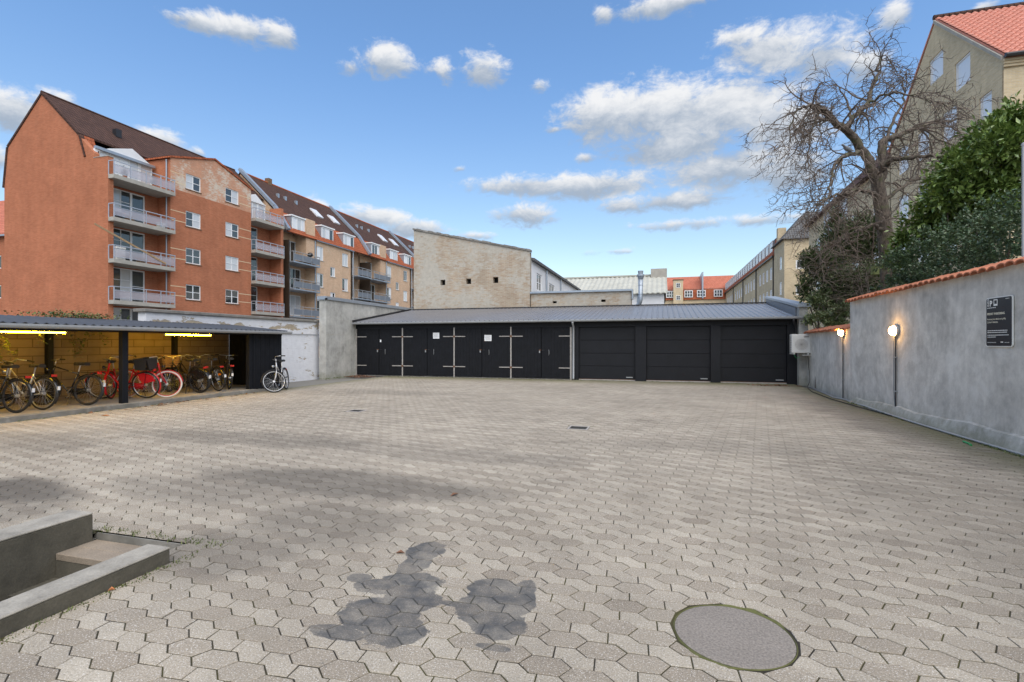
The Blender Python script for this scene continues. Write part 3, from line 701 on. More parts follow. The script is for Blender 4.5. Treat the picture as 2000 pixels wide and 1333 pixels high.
gb(MB().lbox(G, -3.575, -3.505, .0, 2.168, -.05, .008).build('cover_strip', MAT['weathered_grey'], ga))
for (a0, a1) in SX:
    dl = empty('sectional_door'); dl.parent = ga
    zs = [.05, .58, 1.10, 1.63, 2.166]
    for k in range(4): gb(MB().lbox(G, a0+.006, a1-.006, zs[k]+.004, zs[k+1]-.004, -.13, -.085).build('panel', MAT['black_paint'], dl, bevel=.006))
    gb(MB().lbox(G, a1-.36, a1-.10, .12, .155, -.085, -.06).build('handle', MAT['grey_metal'], dl))
    gb(MB().lbox(G, a0+.006, a1-.006, .005, .048, -.12, -.09).build('bottom_seal', MAT['leaf_brown'], dl))
# ribbed roof
RY0, RZ0, RY1, RZ1 = 20.62, 2.46, 26.3, 3.36
b = MB(); pr = []
x = -13.62
while x < 4.78:
    pr += [(x, 0), (x+.145, 0), (x+.165, .03), (x+.195, .03), (x+.215, 0)]; x += .215
pr.append((4.80, 0))
for i in range(len(pr)-1):
    (xa, ha), (xb, hb) = pr[i], pr[i+1]
    b.face([(xa, RY0, RZ0+ha), (xb, RY0, RZ0+hb), (xb, RY1, RZ1+hb), (xa, RY1, RZ1+ha)])
    b.face([(xa, RY0, RZ0+ha-.012), (xb, RY0, RZ0+hb-.012), (xb, RY0, RZ0+hb), (xa, RY0, RZ0+ha)])
gb(b.build('roof', MAT['roof_metal'], ga, recalc=False))
b = MB(); b.hexa([(-13.62,20.66,2.40),(4.85,20.66,2.40),(4.85,26.3,3.29),(-13.62,26.3,3.29),(-13.62,20.66,2.452),(4.85,20.66,2.452),(4.85,26.3,3.342),(-13.62,26.3,3.342)]); gb(b.build('roof_deck', MAT['black_paint'], ga))
b = MB(); b.hexa([(-13.645,20.60,2.49),(-13.56,20.60,2.49),(-13.56,26.3,3.39),(-13.645,26.3,3.39),(-13.645,20.60,2.56),(-13.56,20.60,2.56),(-13.56,26.3,3.46),(-13.645,26.3,3.46)]); gb(b.build('verge_flashing', MAT['dark_metal'], ga))
b = MB(); b.box(-13.5, 4.8, 26.24, 26.34, 3.37, 3.43); gb(b.build('ridge_flashing', MAT['dark_metal'], ga))
prof = [(.0, .0), (.0, -.03), (-.02, -.065), (-.055, -.08), (-.09, -.065), (-.11, -.03), (-.11, .01), (-.10, .01), (-.10, -.028), (-.08, -.055), (-.055, -.065), (-.03, -.055), (-.01, -.028), (-.01, 0)]
b = MB(); b.prism(prof, lambda p, q: (-13.60, 20.63+p, 2.44+q), lambda p, q: (4.92, 20.63+p, 2.46+q)); gb(b.build('gutter', MAT['grey_metal'], ga))
for (xx, bent) in ((-3.42, 0), (4.70, 1)):
    if bent: pts = [(4.62, 20.57, 2.38), (4.62, 20.60, 2.30), (4.74, 20.80, 2.12), (4.76, 20.83, 1.98), (4.76, 20.83, 1.66)]
    else: pts = [(xx, 20.57, 2.38), (xx, 20.60, 2.32), (xx, 20.78, 2.20), (xx, 20.82, 2.10), (xx, 20.82, .12), (xx, 20.76, .03)]
    gb(MB().tube(pts, .042, 10).build('downpipe', MAT['grey_metal'] if not bent else MAT['dark_metal'], ga, smooth=True))
# right-hand parapet with its rendered pier
gb(MB().box(4.80, 5.10, 20.6, 26.5, -.03, 2.80).build('end_wall', MAT['plaster_smooth'], ga))
b = MB(); b.hexa([(4.74,20.9,2.50),(4.796,20.9,2.50),(4.796,26.4,3.40),(4.74,26.4,3.40),(4.74,20.9,2.80),(4.796,20.9,2.80),(4.796,26.4,3.62),(4.74,26.4,3.62)]); gb(b.build('flashing', MAT['panel_grey'], ga))
b = MB(); b.hexa([(4.72,20.5,2.805),(5.16,20.5,2.805),(5.16,26.5,3.62),(4.72,26.5,3.62),(4.72,20.5,2.90),(5.16,20.5,2.90),(5.16,26.5,3.71),(4.72,26.5,3.71)]); gb(b.build('coping', MAT['zinc'], ga))
b = MB(); b.hexa([(4.80,20.6,2.80),(5.10,20.6,2.80),(5.10,26.5,2.80),(4.80,26.5,2.80),(4.80,20.6,2.803),(5.10,20.6,2.803),(5.10,26.5,3.60),(4.80,26.5,3.60)]); gb(b.build('end_wall', MAT['plaster_smooth'], ga))
# notices on the doors
for nm, (x, z, w, h), lab in (('paper_notice', (-9.72, 1.84, .30, .26), 'white printed notice on the second pair of black garage doors'), ('paper_notice', (-7.30, 1.73, .32, .26), 'white printed notice on the third pair of black garage doors'), ('paper_notice', (-12.38, 1.61, .07, .11), 'tiny white card on the garage door next to the party wall')):
    e = empty(nm, (x, 20.905, z-h/2), 0, lab, 'notice'); MB().box(0, w, -.004, -.001, 0, h).build('sheet', MAT['paper'], e)
    if w > .1:
        for k, q in enumerate((.85, .7, .58, .46, .34, .22)): MB().box(.03, w-.03-.06*((k*37) % 5)/5, -.0055, -.0042, h*q-.006, h*q+.002).build('print_line', MAT['ink'], e)
# heaps of dead leaves (each heap a loose pile nobody could count)
def leaf_litter(name, lab, cx, cy, rx, ry, n, hmax):
    b = MB()
    for k in range(n):
        a, r = random.uniform(0, 6.283), random.random()**.6; x, y = cx+rx*r*math.cos(a), cy+ry*r*math.sin(a); z = hmax*(1-r)*random.random()+.006
        s = random.uniform(.03, .06); w = random.uniform(0, 6.28); c, q = math.cos(w)*s, math.sin(w)*s; t1, t2 = random.uniform(-.4, .4)*s, random.uniform(-.4, .4)*s
        b.face([(x-c, y-q, z), (x+q*.5, y-c*.5, z+t1+.01), (x+c, y+q, z+.004), (x-q*.5, y+c*.5, z+t2+.01)])
    return tag(b.build(name, MAT['leaf_brown'], recalc=False), lab, 'leaves', kind='stuff')
leaf_litter('leaf_heap', 'heap of brown dead leaves at the foot of the party wall', -12.85, 20.0, .75, .42, 420, .10)
leaf_litter('leaf_heap', 'scatter of brown leaves before the metal garage door next to the air conditioner', 3.9, 19.95, .9, .3, 130, .02)
leaf_litter('leaf_heap', 'dead leaves lodged along the shed kerb', -11.75, 10.5, .25, 3.0, 60, .01)
for (x, y, s, w, mt, lab) in ((-10.99, 7.8, .10, .3, 'leaf_orange', 'curled orange leaf on the paving by the shed kerb'), (-1.95, 4.69, .055, 1.1, 'leaf_brown', 'small dark curled leaf alone amid the pale paving'), (-1.78, 3.28, .035, .2, 'leaf_brown', 'brown leaf lying beside the dark oil stains'), (-3.19, 2.30, .02, .8, 'leaf_orange', 'orange leaf scrap at the foot of the low concrete curb')):
    b = MB(); c, q = math.cos(w)*s, math.sin(w)*s
    b.face([(-c, -q, .004), (q*.4, -c*.4, .02), (c, q, .006), (0, 0, .004)]); b.face([(-c, -q, .004), (0, 0, .004), (c, q, .006), (-q*.4, c*.4, .024)])
    o = b.build('fallen_leaf', MAT[mt], recalc=False); o.location = (x, y, .002); tag(o, lab, 'leaf')
b = MB(); b.tube([(4.36,9.05,.012),(4.40,9.2,.012),(4.41,9.36,.014)], .014, 6); tag(b.build('plastic_scrap', MAT['green_plastic']), 'small bright green plastic scrap on the paving by the wall', 'litter')

# weeds in the seams along the walls and kerbs
b = MB()
def tuft(x, y, h, n):
    for _ in range(n):
        a = random.uniform(0, 6.28); l = random.uniform(.5, 1)*h; dx, dy = math.cos(a), math.sin(a); w = .004+h*.03
        p = Vector((x+random.gauss(0, .015), y+random.gauss(0, .02), 0)); q = p+Vector((dx*l*.5, dy*l*.5, l)); s_ = Vector((-dy*w, dx*w, 0)); b.face([p-s_, p+s_, q])
for k in range(260): tuft(4.57+random.gauss(0, .03), random.uniform(3, 15), random.uniform(.015, .05), 7)
for k in range(130): tuft(random.uniform(-13.5, 4.6), 20.75+random.gauss(0, .05), random.uniform(.015, .045), 7)
for k in range(90): tuft(-3.20+abs(random.gauss(0, .02)), random.uniform(1, 2.9), random.uniform(.008, .022), 6)
for k in range(60): tuft(-3.4+random.uniform(-1, .3), 3.06+random.gauss(0, .03), random.uniform(.008, .03), 6)
for k in range(120): tuft(-11.8+random.gauss(0, .03), random.uniform(5, 14.3), random.uniform(.01, .04), 7)
for k in range(120): tuft(-13.5+random.gauss(0, .15), random.uniform(18.3, 20.6), random.uniform(.015, .05), 7)
tag(b.build('weeds', MAT['ivy_leaf'], recalc=False), 'sparse low green weeds in the seams along the walls', 'weeds', kind='stuff')
# ================================================================== bicycle shed
sh = empty('bicycle_shed', (-13, 9, 0), 0, 'open black bicycle shed with a dark corrugated roof and yellow tube lights', 'shed')
def sb(o): return at0(o, sh)
SY0, SY1 = 1.0, 14.15
sb(MB().box(-14.5, -12.0, SY0, SY1-.1, -.04, .10).build('floor_slab', MAT['slab_floor'], sh))
sb(MB().box(-12.0, -11.86, SY0, 12.6, -.04, .105).build('kerb', MAT['old_concrete'], sh, bevel=.012))
sb(MB().hexa([(-12.0,12.6,-.04),(-11.86,12.6,-.04),(-11.90,14.3,-.04),(-12.0,14.3,-.04),(-12.0,12.6,.105),(-11.86,12.6,.105),(-11.90,14.3,.02),(-12.0,14.3,.02)]).build('kerb', MAT['old_concrete'], sh))
sb(MB().box(-14.495, -14.14, SY0, SY1-.06, .10, 2.03).build('back_wall', MAT['block_wall'], sh))
for y, x0 in ((3.2, -12.07), (8.98, -12.07), (12.80, -12.07)):
    sb(MB().box(x0-.07, x0+.06, y-.07, y+.07, .10, 1.84).build('post', MAT['black_wood'], sh, bevel=.006))
for y in (5.0, 8.7, 12.0): sb(MB().box(-14.14, -14.02, y-.06, y+.06, .10, 2.0).build('post', MAT['black_wood'], sh))
sb(MB().box(-12.14, -12.02, SY0, SY1, 1.76, 1.86).build('beam', MAT['black_wood'], sh)) 
for y in [SY0+.4+1.2*k for k in range(11)]:
    sb(MB().hexa([(-14.14,y-.03,1.99),(-12.0,y-.03,1.80),(-12.0,y+.03,1.80),(-14.14,y+.03,1.99),(-14.14,y-.03,2.07),(-12.0,y-.03,1.865),(-12.0,y+.03,1.865),(-14.14,y+.03,2.07)]).build('rafter', MAT['black_wood'], sh))
# boarded end: front return and gable side
k = 0; y = 12.88
while y < SY1-.05:
    sb(MB().box(-12.03, -12.0+.004*(k % 2), y+.003, min(y+.094, SY1-.05), .06 if y < 13.4 else .03, 1.80).build('board', MAT['black_wood'], sh)); y += .097; k += 1
x = -14.1
while x < -12.06:
    sb(MB().box(x+.002, x+.125, SY1-.09, SY1-.06+.004*(k % 2), .03, 1.9).build('board', MAT['black_wood'], sh)); x += .129; k += 1
# wavy roof sheet
b = MB(); n = int((SY1+.05-SY0)/.0443); 
def wz(i): return .022*math.sin(i*math.pi/2)
ysr = [SY0+i*.0443 for i in range(n+1)]
for i in range(n):
    ya, yb, ha, hb = ysr[i], ysr[i+1], wz(i), wz(i+1)
    b.face([(-11.80,ya,1.895+ha),(-11.80,yb,1.895+hb),(-14.19,yb,2.125+hb),(-14.19,ya,2.125+ha)])
    b.face([(-11.80,ya,1.885+ha),(-11.80,yb,1.885+hb),(-11.80,yb,1.895+hb),(-11.80,ya,1.895+ha)])
    b.face([(-11.80,ya,1.885+ha),(-11.80,yb,1.885+hb),(-14.19,yb,2.115+hb),(-14.19,ya,2.115+ha)])
simple('cement_sheet', (.05,.054,.064), .6, var=.25, scale=3)
sb(b.build('roof', MAT['cement_sheet'], sh, recalc=False))
b = MB(); b.prism(prof, lambda p, q: (-11.82-p, SY0, 1.865+q), lambda p, q: (-11.82-p, SY1+.12, 1.875+q)); sb(b.build('gutter', MAT['grey_metal'], sh))
for y0, y1 in ((6.45, 8.05), (10.36, 11.82)):
    e = empty('tube_light', (-12.5, (y0+y1)/2, 1.70), 0, 'lit yellow fluorescent tube under the shed roof ' + ('above the black bicycles' if y0 < 8 else 'above the red bicycles'), 'light')
    h = (y1-y0)/2
    MB().box(-.025, .025, -h, h, .06, .10).build('housing', MAT['dark_metal'], e)
    MB().tube([(0, -h+.03, .03), (0, h-.03, .03)], .015, 10).build('tube', MAT['tube_glow'], e, smooth=True)
    for s in (-1, 1): MB().box(-.022, .022, s*(h-.015)-.012, s*(h-.015)+.012, .005, .055).build('end_cap', MAT['window_white'], e)
    for s in (-1, 1): MB().box(-.01, .01, s*h*.6-.01, s*h*.6+.01, .10, .215).build('hanger', MAT['dark_metal'], e)
# ivy trailing in under the roof
def leafquad(b, p, s, rnd=random):
    d = Vector((rnd.gauss(0, 1), rnd.gauss(0, 1), rnd.gauss(0, .6)))
    if d.length < .05: d = Vector((1, 0, 0))
    d.normalize(); n = Vector((rnd.gauss(0, .6), rnd.gauss(0, .6), 1)); w = d.cross(n)
    if w.length < .05: w = Vector((0, 1, 0))
    w.normalize(); p = Vector(p)
    b.face([p, p+d*s*.45+w*s*.32, p+d*s, p+d*s*.45-w*s*.32])
for lab, strands in (('trailing ivy lit yellow by the tube light in the shed', [((-13.0,6.9,1.85),.25),((-13.2,7.3,1.85),.7),((-13.6,7.6,1.75),.75),((-12.9,7.8,1.85),.25),((-13.0,8.15,1.85),.1)]), ('dark ivy strands hanging beside the shed back post', [((-13.9,9.0,1.9),.65),((-13.8,9.35,1.9),.5),((-13.9,9.8,1.9),.3)])):
    e = empty('ivy', strands[0][0], 0, lab, 'ivy'); b = MB(); o3 = Vector(strands[0][0])
    for (p, L) in strands:
        p = Vector(p)-o3; pts = [p.copy()]; q = p.copy()
        for k in range(int(L/.07)+2):
            q = q+Vector((random.gauss(0, .03), random.gauss(.015, .04), -.07)); pts.append(q.copy())
            for _ in range(5): leafquad(b, q+Vector((random.gauss(0, .05), random.gauss(0, .06), random.gauss(0, .03))), random.uniform(.05, .085))
        pts[0] = pts[0]+Vector((0, 0, .12)); MB().tube(pts, .004, 4).build('stem', MAT['twig'], e)
    b.build('foliage', MAT['ivy_leaf'], e, recalc=False)
b = MB()
for k in range(700): leafquad(b, (-14.2+random.gauss(0, .12), 9.35+random.gauss(0, .55), 2.16+abs(random.gauss(0, .06))), random.uniform(.04, .08))
e = empty('ivy', (0, 0, 0), 0, 'low green creeper growing over the back edge of the shed roof', 'ivy'); b.build('foliage', MAT['ivy_leaf'], e, recalc=False)
MB().tube([(-14.25,8.5,1.95),(-14.22,9.2,2.15),(-14.2,10.1,2.14)], .01, 5).build('stem', MAT['twig'], e)

# ================================================================== bicycles
def wheel(parent, x, mt_tyre, mt_rim, rot=None, hub=.03, r=.345):
    e = empty('wheel', (x, 0, r)); e.parent = parent
    if rot is not None: e.rotation_euler = rot
    Mx = Matrix.Rotation(R(90), 4, 'X')
    ring = lambda rr, k=40: [(rr*math.cos(a*2*math.pi/k), 0, rr*math.sin(a*2*math.pi/k)) for a in range(k)]
    MB().tube(ring(r-.021), .021, 8, closed=True).build('tyre', mt_tyre, e, smooth=True)
    MB().tube(ring(r-.045), .011, 6, closed=True).build('rim', mt_rim, e, smooth=True)
    MB().lathe([(.0001,-.045),(.016,-.045),(.016,-.03),(hub,-.03),(hub,.03),(.016,.03),(.016,.045),(.0001,.045)], 14, Mx).build('hub', MAT['steel'], e, smooth=False)
    b = MB()
    for k in range(28):
        a = k*2*math.pi/28; s = 1 if k % 2 else -1; a2 = a+(.55 if (k//2) % 2 else -.55)
        b.tube([(hub*math.cos(a2), s*.027, hub*math.sin(a2)), ((r-.05)*math.cos(a), 0, (r-.05)*math.sin(a))], .0013, 3, cap=False)
    b.build('spokes', MAT['steel'], e, recalc=False)
    return e
def bicycle(lab, loc, heading, style='city', frame='black_gloss', tyre='black_rubber', rim='steel', basket=None, rack=True, lean=0., steer=0., guard='black_gloss', light='red_lens', bars='steel', skirt=False, reflector=False, stand=True, saddle_z=.93):
    root = empty('bicycle', loc, heading, lab, 'bicycle', None); root.rotation_euler = (lean, 0, heading)
    fm = MAT[frame]; r = .345
    R0, BB = Vector((0,0,r)), Vector((.44,0,.285)); ST = Vector((.27,0,.74)); HT, HB = Vector((.84,0,.90)), Vector((.895,0,.68)); FWc = Vector((1.06,0,r))
    b = MB(); b.tube([BB, ST+(ST-BB)*.04], .016, 8)
    if style == 'men':
        b.tube([ST-(ST-BB)*.06, HT-(HT-HB)*.12], .014, 8); b.tube([BB, HB+(HT-HB)*.12], .018, 8)
    elif style == 'step':
        b.tube([BB+Vector((.0,0,.0)), (.62,0,.36), (.76,0,.50), HB+Vector((-.005,0,.03))], .022, 8)
    else:
        b.tube([BB, (.60,0,.42), HB+(HT-HB)*.1], .018, 8); b.tube([BB+(ST-BB)*.42, (.58,0,.58), HT-(HT-HB)*.25], .014, 8)
    b.tube([HB, HT], .020, 8)
    for s in (-1, 1):
        b.tube([BB+Vector((-.02, s*.03, 0)), (.02, s*.055, r)], .009, 6); b.tube([ST-(ST-BB)*.08+Vector((0, s*.018, 0)), (.01, s*.055, r)], .008, 6)
    b.build('frame', fm, root, smooth=True)
    wheel(root, 0, MAT[tyre], MAT[rim], hub=.035)
    # steering assembly turns about the head tube
    sv = empty('front_end', tuple(HB)); sv.parent = root; ax = (HT-HB).normalized(); sv.rotation_mode = 'QUATERNION'
    from mathutils import Quaternion
    sv.rotation_quaternion = Quaternion(ax, steer)
    L = lambda p: Vector(p)-HB
    f = MB(); f.tube([L(HB)+Vector((0,0,.0)), L((.90,0,.66))], .018, 8)
    for s in (-1, 1): f.tube([L((.90, s*.02, .675)), L((.92, s*.055, .62)), L((.985, s*.058, .45)), L((1.06, s*.055, r))], [.012,.012,.010,.008], 6)
    f.build('fork', fm, sv, smooth=True)
    w = wheel(sv, 0, MAT[tyre], MAT[rim]); w.location = L(FWc)
    h = MB(); h.tube([L(HT), L(HT+Vector((-.02,0,.11)))], .012, 8)
    pts = [(.62,-.30,.99),(.74,-.29,1.02),(.86,-.20,1.05),(.86,-.06,1.02),(.84,0,1.01),(.86,.06,1.02),(.86,.20,1.05),(.74,.29,1.02),(.62,.30,.99)]
    if style == 'men': pts = [(.76,-.31,1.02),(.83,-.22,1.03),(.87,-.08,1.02),(.87,0,1.01),(.87,.08,1.02),(.83,.22,1.03),(.76,.31,1.02)]
    h.tube([L(p) for p in pts], .011, 8); hb = h.build('handlebar', MAT[bars], sv, smooth=True)
    for s in (0, -1):
        p, q = (Vector(pts[0]), Vector(pts[1])) if s == 0 else (Vector(pts[-1]), Vector(pts[-2]))
        MB().tube([L(p-(q-p)*.1), L(p+(q-p)*.95)], .017, 8).build('grip', MAT['black_rubber'], hb)
    lam = MB(); Ml = Matrix.Translation(L((.97,0,.80))) @ Matrix.Rotation(R(90), 4, 'Y'); lam.lathe([(.0001,-.05),(.025,-.05),(.042,.0),(.042,.02),(.0001,.024)], 14, Ml); lam.build('headlight', MAT['black_gloss'] if frame != 'silver_gloss' else MAT['steel'], sv, smooth=True)
    def arc(c, rr, a0, a1, wd, n=14):
        g = MB(); prev = None
        for k in range(n+1):
            a = R(a0+(a1-a0)*k/n); ring = [(c[0]+q*math.cos(a), y, c[2]+q*math.sin(a)) for y, q in ((-wd, rr-.012), (-wd*.6, rr), (wd*.6, rr), (wd, rr-.012))]
            if prev:
                for i in range(3): g.face([prev[i], prev[i+1], ring[i+1], ring[i]])
            prev = ring
        return g
    arc((0,0,r), r+.022, 40, 215, .027).build('mudguard', MAT[guard], root, recalc=False)
    g = arc((0,0,0), r+.022, 10, 150, .027); go = g.build('mudguard', MAT[guard], sv, recalc=False); go.location = L(FWc)
    s = MB(); pf = [(-.16,.085),(-.10,.10),(.0,.075),(.10,.025),(.15,.018)]; top = []
    for (xx, ww) in pf: top.append([(.235+xx, -ww, saddle_z+.01), (.235+xx, -ww*.5, saddle_z+.04), (.235+xx, ww*.5, saddle_z+.04), (.235+xx, ww, saddle_z+.01), (.235+xx, ww*.8, saddle_z-.03), (.235+xx, -ww*.8, saddle_z-.03)])
    for k in range(4):
        for i in range(6): j = (i+1) % 6; s.face([top[k][i], top[k][j], top[k+1][j], top[k+1][i]])
    s.face(top[0]); s.face(top[-1]); s.build('saddle', MAT['saddle_black'], root, smooth=True)
    MB().tube([ST, (.235,0,saddle_z-.02)], .013, 8).build('seatpost', MAT['steel'], root)
    if rack:
        k = MB()
        for yy in (-.06, -.02, .02, .06): k.tube([(.17,yy,.735),(-.22,yy,.735)], .005, 5)
        for xx in (.1, -.05, -.22): k.tube([(xx,-.06,.735),(xx,.06,.735)], .005, 5)
        for yy in (-.065, .065): k.tube([(-.08,yy,.735),(.0,yy,r)], .005, 5)
        k.build('luggage_rack', MAT['black_gloss'], root)
        MB().box(-.245, -.225, -.05, .05, .70, .745).build('rear_light', MAT[light], root)
    else: MB().box(-.16, -.14, -.03, .03, .62, .67).build('rear_light', MAT[light], root)
    MB().box(-.375, -.365, -.025, .025, .42, .50).build('rear_reflector', MAT['white_paint'], root)
    if reflector: MB().box(-.20, -.08, .02, .028, .48, .53).build('reflector', MAT['orange_lens'], root)
    c = MB(); Mc = Matrix.Translation(BB) @ Matrix.Rotation(R(90), 4, 'X'); c.lathe([(.0001,.045),(.085,.045),(.085,.05),(.0001,.05)], 20, Mc)
    c.tube([BB+Vector((0,-.06,0)), BB+Vector((.12,-.07,-.12))], .010, 6); c.tube([BB+Vector((0,.06,0)), BB+Vector((-.12,.07,.12))], .010, 6); c.tube([BB+Vector((0,-.06,0)), BB+Vector((0,.06,0))], .014, 6)
    cr_ = c.build('crank', MAT['steel'], root)
    for s_, p in ((-1, (.12,-.07,-.12)), (1, (-.12,.07,.12))): 
        q = BB+Vector(p); MB().box(q.x-.045, q.x+.045, q.y+s_*.005 if s_ > 0 else q.y-.09, q.y+.09 if s_ > 0 else q.y-.005, q.z-.012, q.z+.012).build('pedal', MAT['black_rubber'], cr_)
    MB().prism([(.02,r-.06),(.44,.205),(.53,.285),(.44,.37),(.02,r+.05)], lambda a, z: (a,-.062,z), lambda a, z: (a,-.045,z)).build('chain_guard', MAT[guard], root)
    if stand: MB().tube([(.36,.04,.27),(.28,.20,.012)], .009, 6).build('kickstand', MAT['dark_metal'], root)
    if skirt: MB().prism([(-.27,.45),(-.2,.58),(0,.66),(.16,.62),(.05,.38)], lambda a, z: (a,.05,z), lambda a, z: (a,.056,z)).build('skirt_guard', MAT[guard], root)
    if basket:
        kind, sc, front = basket
        bk = MB(); w0, w1, d0, d1, hh = .13*sc, .19*sc, .10*sc, .14*sc, .24*sc
        C = Vector((1.06,0,.74))-HB if front else Vector((-.03,0,.75))
        levels = 7 if kind == 'wicker' else 5
        for k in range(levels):
            t_ = k/(levels-1); w, d_ = w0+(w1-w0)*t_, d0+(d1-d0)*t_; z = hh*t_
            rect = [C+Vector((d_*math.copysign(min(1, abs(math.cos(a))*1.35), math.cos(a)), w*math.copysign(min(1, abs(math.sin(a))*1.35), math.sin(a)), z)) for a in [i*2*math.pi/20 for i in range(20)]]
            bk.tube(rect, .0165*sc if kind == 'wicker' else .0035, 6 if kind == 'wicker' else 4, closed=True)
        for i in range(20):
            a = i*2*math.pi/20; pt = lambda w, d_, z: C+Vector((d_*math.copysign(min(1, abs(math.cos(a))*1.35), math.cos(a)), w*math.copysign(min(1, abs(math.sin(a))*1.35), math.sin(a)), z))
            bk.tube([pt(w0, d0, 0), pt(w1, d1, hh)], .007 if kind == 'wicker' else .0028, 4)
        for i in range(-4, 5): bk.tube([C+Vector((-d0, i*w0/4.2, .0)), C+Vector((d0, i*w0/4.2, .0))], .012 if kind == 'wicker' else .003, 4)
        if kind == 'solid':
            bk.prism([(-w0,0),(w0,0),(w1,hh),(-w1,hh)], lambda a, z: (C.x+d1+.002, C.y+a, C.z+z), lambda a, z: (C.x+d1+.008, C.y+a, C.z+z)); bk.prism([(-w0,0),(w0,0),(w1,hh),(-w1,hh)], lambda a, z: (C.x-d1-.002, C.y+a, C.z+z), lambda a, z: (C.x-d1-.008, C.y+a, C.z+z))
            for s_ in (-1, 1): bk.prism([(-d0,0),(d0,0),(d1,hh),(-d1,hh)], lambda a, z: (C.x+a, C.y+s_*(w1+.002), C.z+z), lambda a, z: (C.x+a, C.y+s_*(w1+.008), C.z+z))
        bk.build('basket', MAT['wicker'] if kind == 'wicker' else MAT['dark_metal'], sv if front else root)
    SM = Matrix.Translation(HB) @ Quaternion(ax, steer).to_matrix().to_4x4()
    for ch in [o for o in bpy.data.objects if o.parent == sv]:
        ml = Matrix.Translation(ch.location); ch.parent = root; ch.matrix_local = SM @ ml
    bpy.data.objects.remove(sv)
    return root
FZ_ = .102
IN = math.pi   # heading towards the back wall (-X)
bicycle('black bicycle with silver mudguards next to the bicycle with the dark front basket', (-12.42, 6.22, FZ_), IN+.15, 'city', rim='dark_metal', lean=.05, guard='silver_gloss')
bicycle('black bicycle with a dark front basket and round headlight under the tube light', (-12.40, 7.08, FZ_), IN+.16, 'step', basket=('solid', 1.0, True), rim='dark_metal', lean=.06, light='red_lens', steer=-.15)
bicycle('silver and black bicycle with a wide black saddle', (-12.44, 7.56, FZ_), IN+.14, 'city', frame='silver_gloss', lean=.07, steer=.35, saddle_z=.92)
bicycle('black sports bicycle with a straight top tube parked by the shed post', (-12.42, 8.42, FZ_), IN+.24, 'men', rim='dark_metal', lean=.10, steer=.5, guard='black_gloss')
bicycle('red ladies bicycle standing deep in the shed behind the post', (-13.25, 9.55, FZ_), IN-.95, 'step', frame='red_gloss', guard='red_gloss', rim='red_gloss', lean=-.05, steer=.35, rack=False)
bicycle('red bicycle with a dark solid basket and red mudguards', (-12.55, 9.92, FZ_), IN+.35, 'step', frame='red_gloss', guard='red_gloss', basket=('solid', 1.15, False), lean=-.10, steer=.2, skirt=True)
bicycle('red bicycle with cream tyres and red rims turned towards the yard', (-13.28, 10.02, FZ_), .18, 'city', frame='red_gloss', tyre='white_rubber', rim='red_gloss', lean=.04, steer=.45, guard='red_gloss')
bicycle('dark bicycle with a large brown wicker basket', (-12.44, 11.38, FZ_), IN+.05, 'city', rim='dark_metal', lean=-.09, basket=('wicker', 1.25, True), steer=-.35, skirt=True)
bicycle('black bicycle with a wire rear basket beside the wicker basket bicycle', (-12.62, 11.62, FZ_), IN-.12, 'city', rim='dark_metal', lean=-.05, basket=('wire', 1.25, False))
bicycle('black bicycle with an orange side reflector on its rear wheel', (-12.42, 12.0, FZ_), IN-.22, 'city', lean=-.07, reflector=True)
bicycle('dark bicycle with dull tyres at the boarded end of the shed', (-12.62, 12.58, FZ_), IN-.62, 'men', frame='brown_frame', rim='dark_metal', lean=.06, basket=('wire', 1.0, True))
bicycle('grey bicycle leaning outside against the boarded shed end', (-11.66, 13.92, .012), R(-64), 'city', frame='silver_gloss', rim='silver_gloss', tyre='black_rubber', guard='dark_metal', lean=.10, steer=-1.1, rack=False, stand=False)
# ================================================================== windows and buildings
def window(parent, F, a0, a1, b0, b1, d=-.10, cols=2, rows=2, fw=.06, glassm='glass_curtain', framem='window_white', sill=None, ofs=(0, 0, 0), mw=.03):
    w = empty('window'); w.parent = parent; w.location = (0, 0, 0)
    off = Vector(parent.location) if parent.parent is None else Vector((0, 0, 0))
    def fin(o): o.location = -off; return o
    b = MB(); e = .06
    b.lbox(F, a0, a0+fw, b0, b1, d-e, d); b.lbox(F, a1-fw, a1, b0, b1, d-e, d); b.lbox(F, a0+fw, a1-fw, b0, b0+fw, d-e, d); b.lbox(F, a0+fw, a1-fw, b1-fw, b1, d-e, d)
    ia0, ia1, ib0, ib1 = a0+fw, a1-fw, b0+fw, b1-fw
    for c in range(1, cols): m = ia0+(ia1-ia0)*c/cols; b.lbox(F, m-mw, m+mw, ib0, ib1, d-e+.005, d-.004)
    for r in range(1, rows): m = ib0+(ib1-ib0)*r/rows; b.lbox(F, ia0, ia1, m-mw*.7, m+mw*.7, d-e+.008, d-.008)
    fin(b.build('frame', MAT[framem], w))
    for c in range(cols):
        p = MB(); p.lbox(F, ia0+(ia1-ia0)*c/cols, ia0+(ia1-ia0)*(c+1)/cols, ib0, ib1, d-e+.015, d-e+.025)
        gm = glassm if isinstance(glassm, str) else random.choice(glassm)
        fin(p.build('pane', MAT[gm], w))
    if sill:
        p = MB(); p.lbox(F, a0-.06, a1+.06, b0-.07, b0-.003, d, .05); fin(p.build('sill', MAT[sill], w))
    return w
def bld(name, loc, lab, cat='building', group=None):
    e = empty(name, loc, 0, lab, cat, group); return e, (lambda o: at0(o, e))

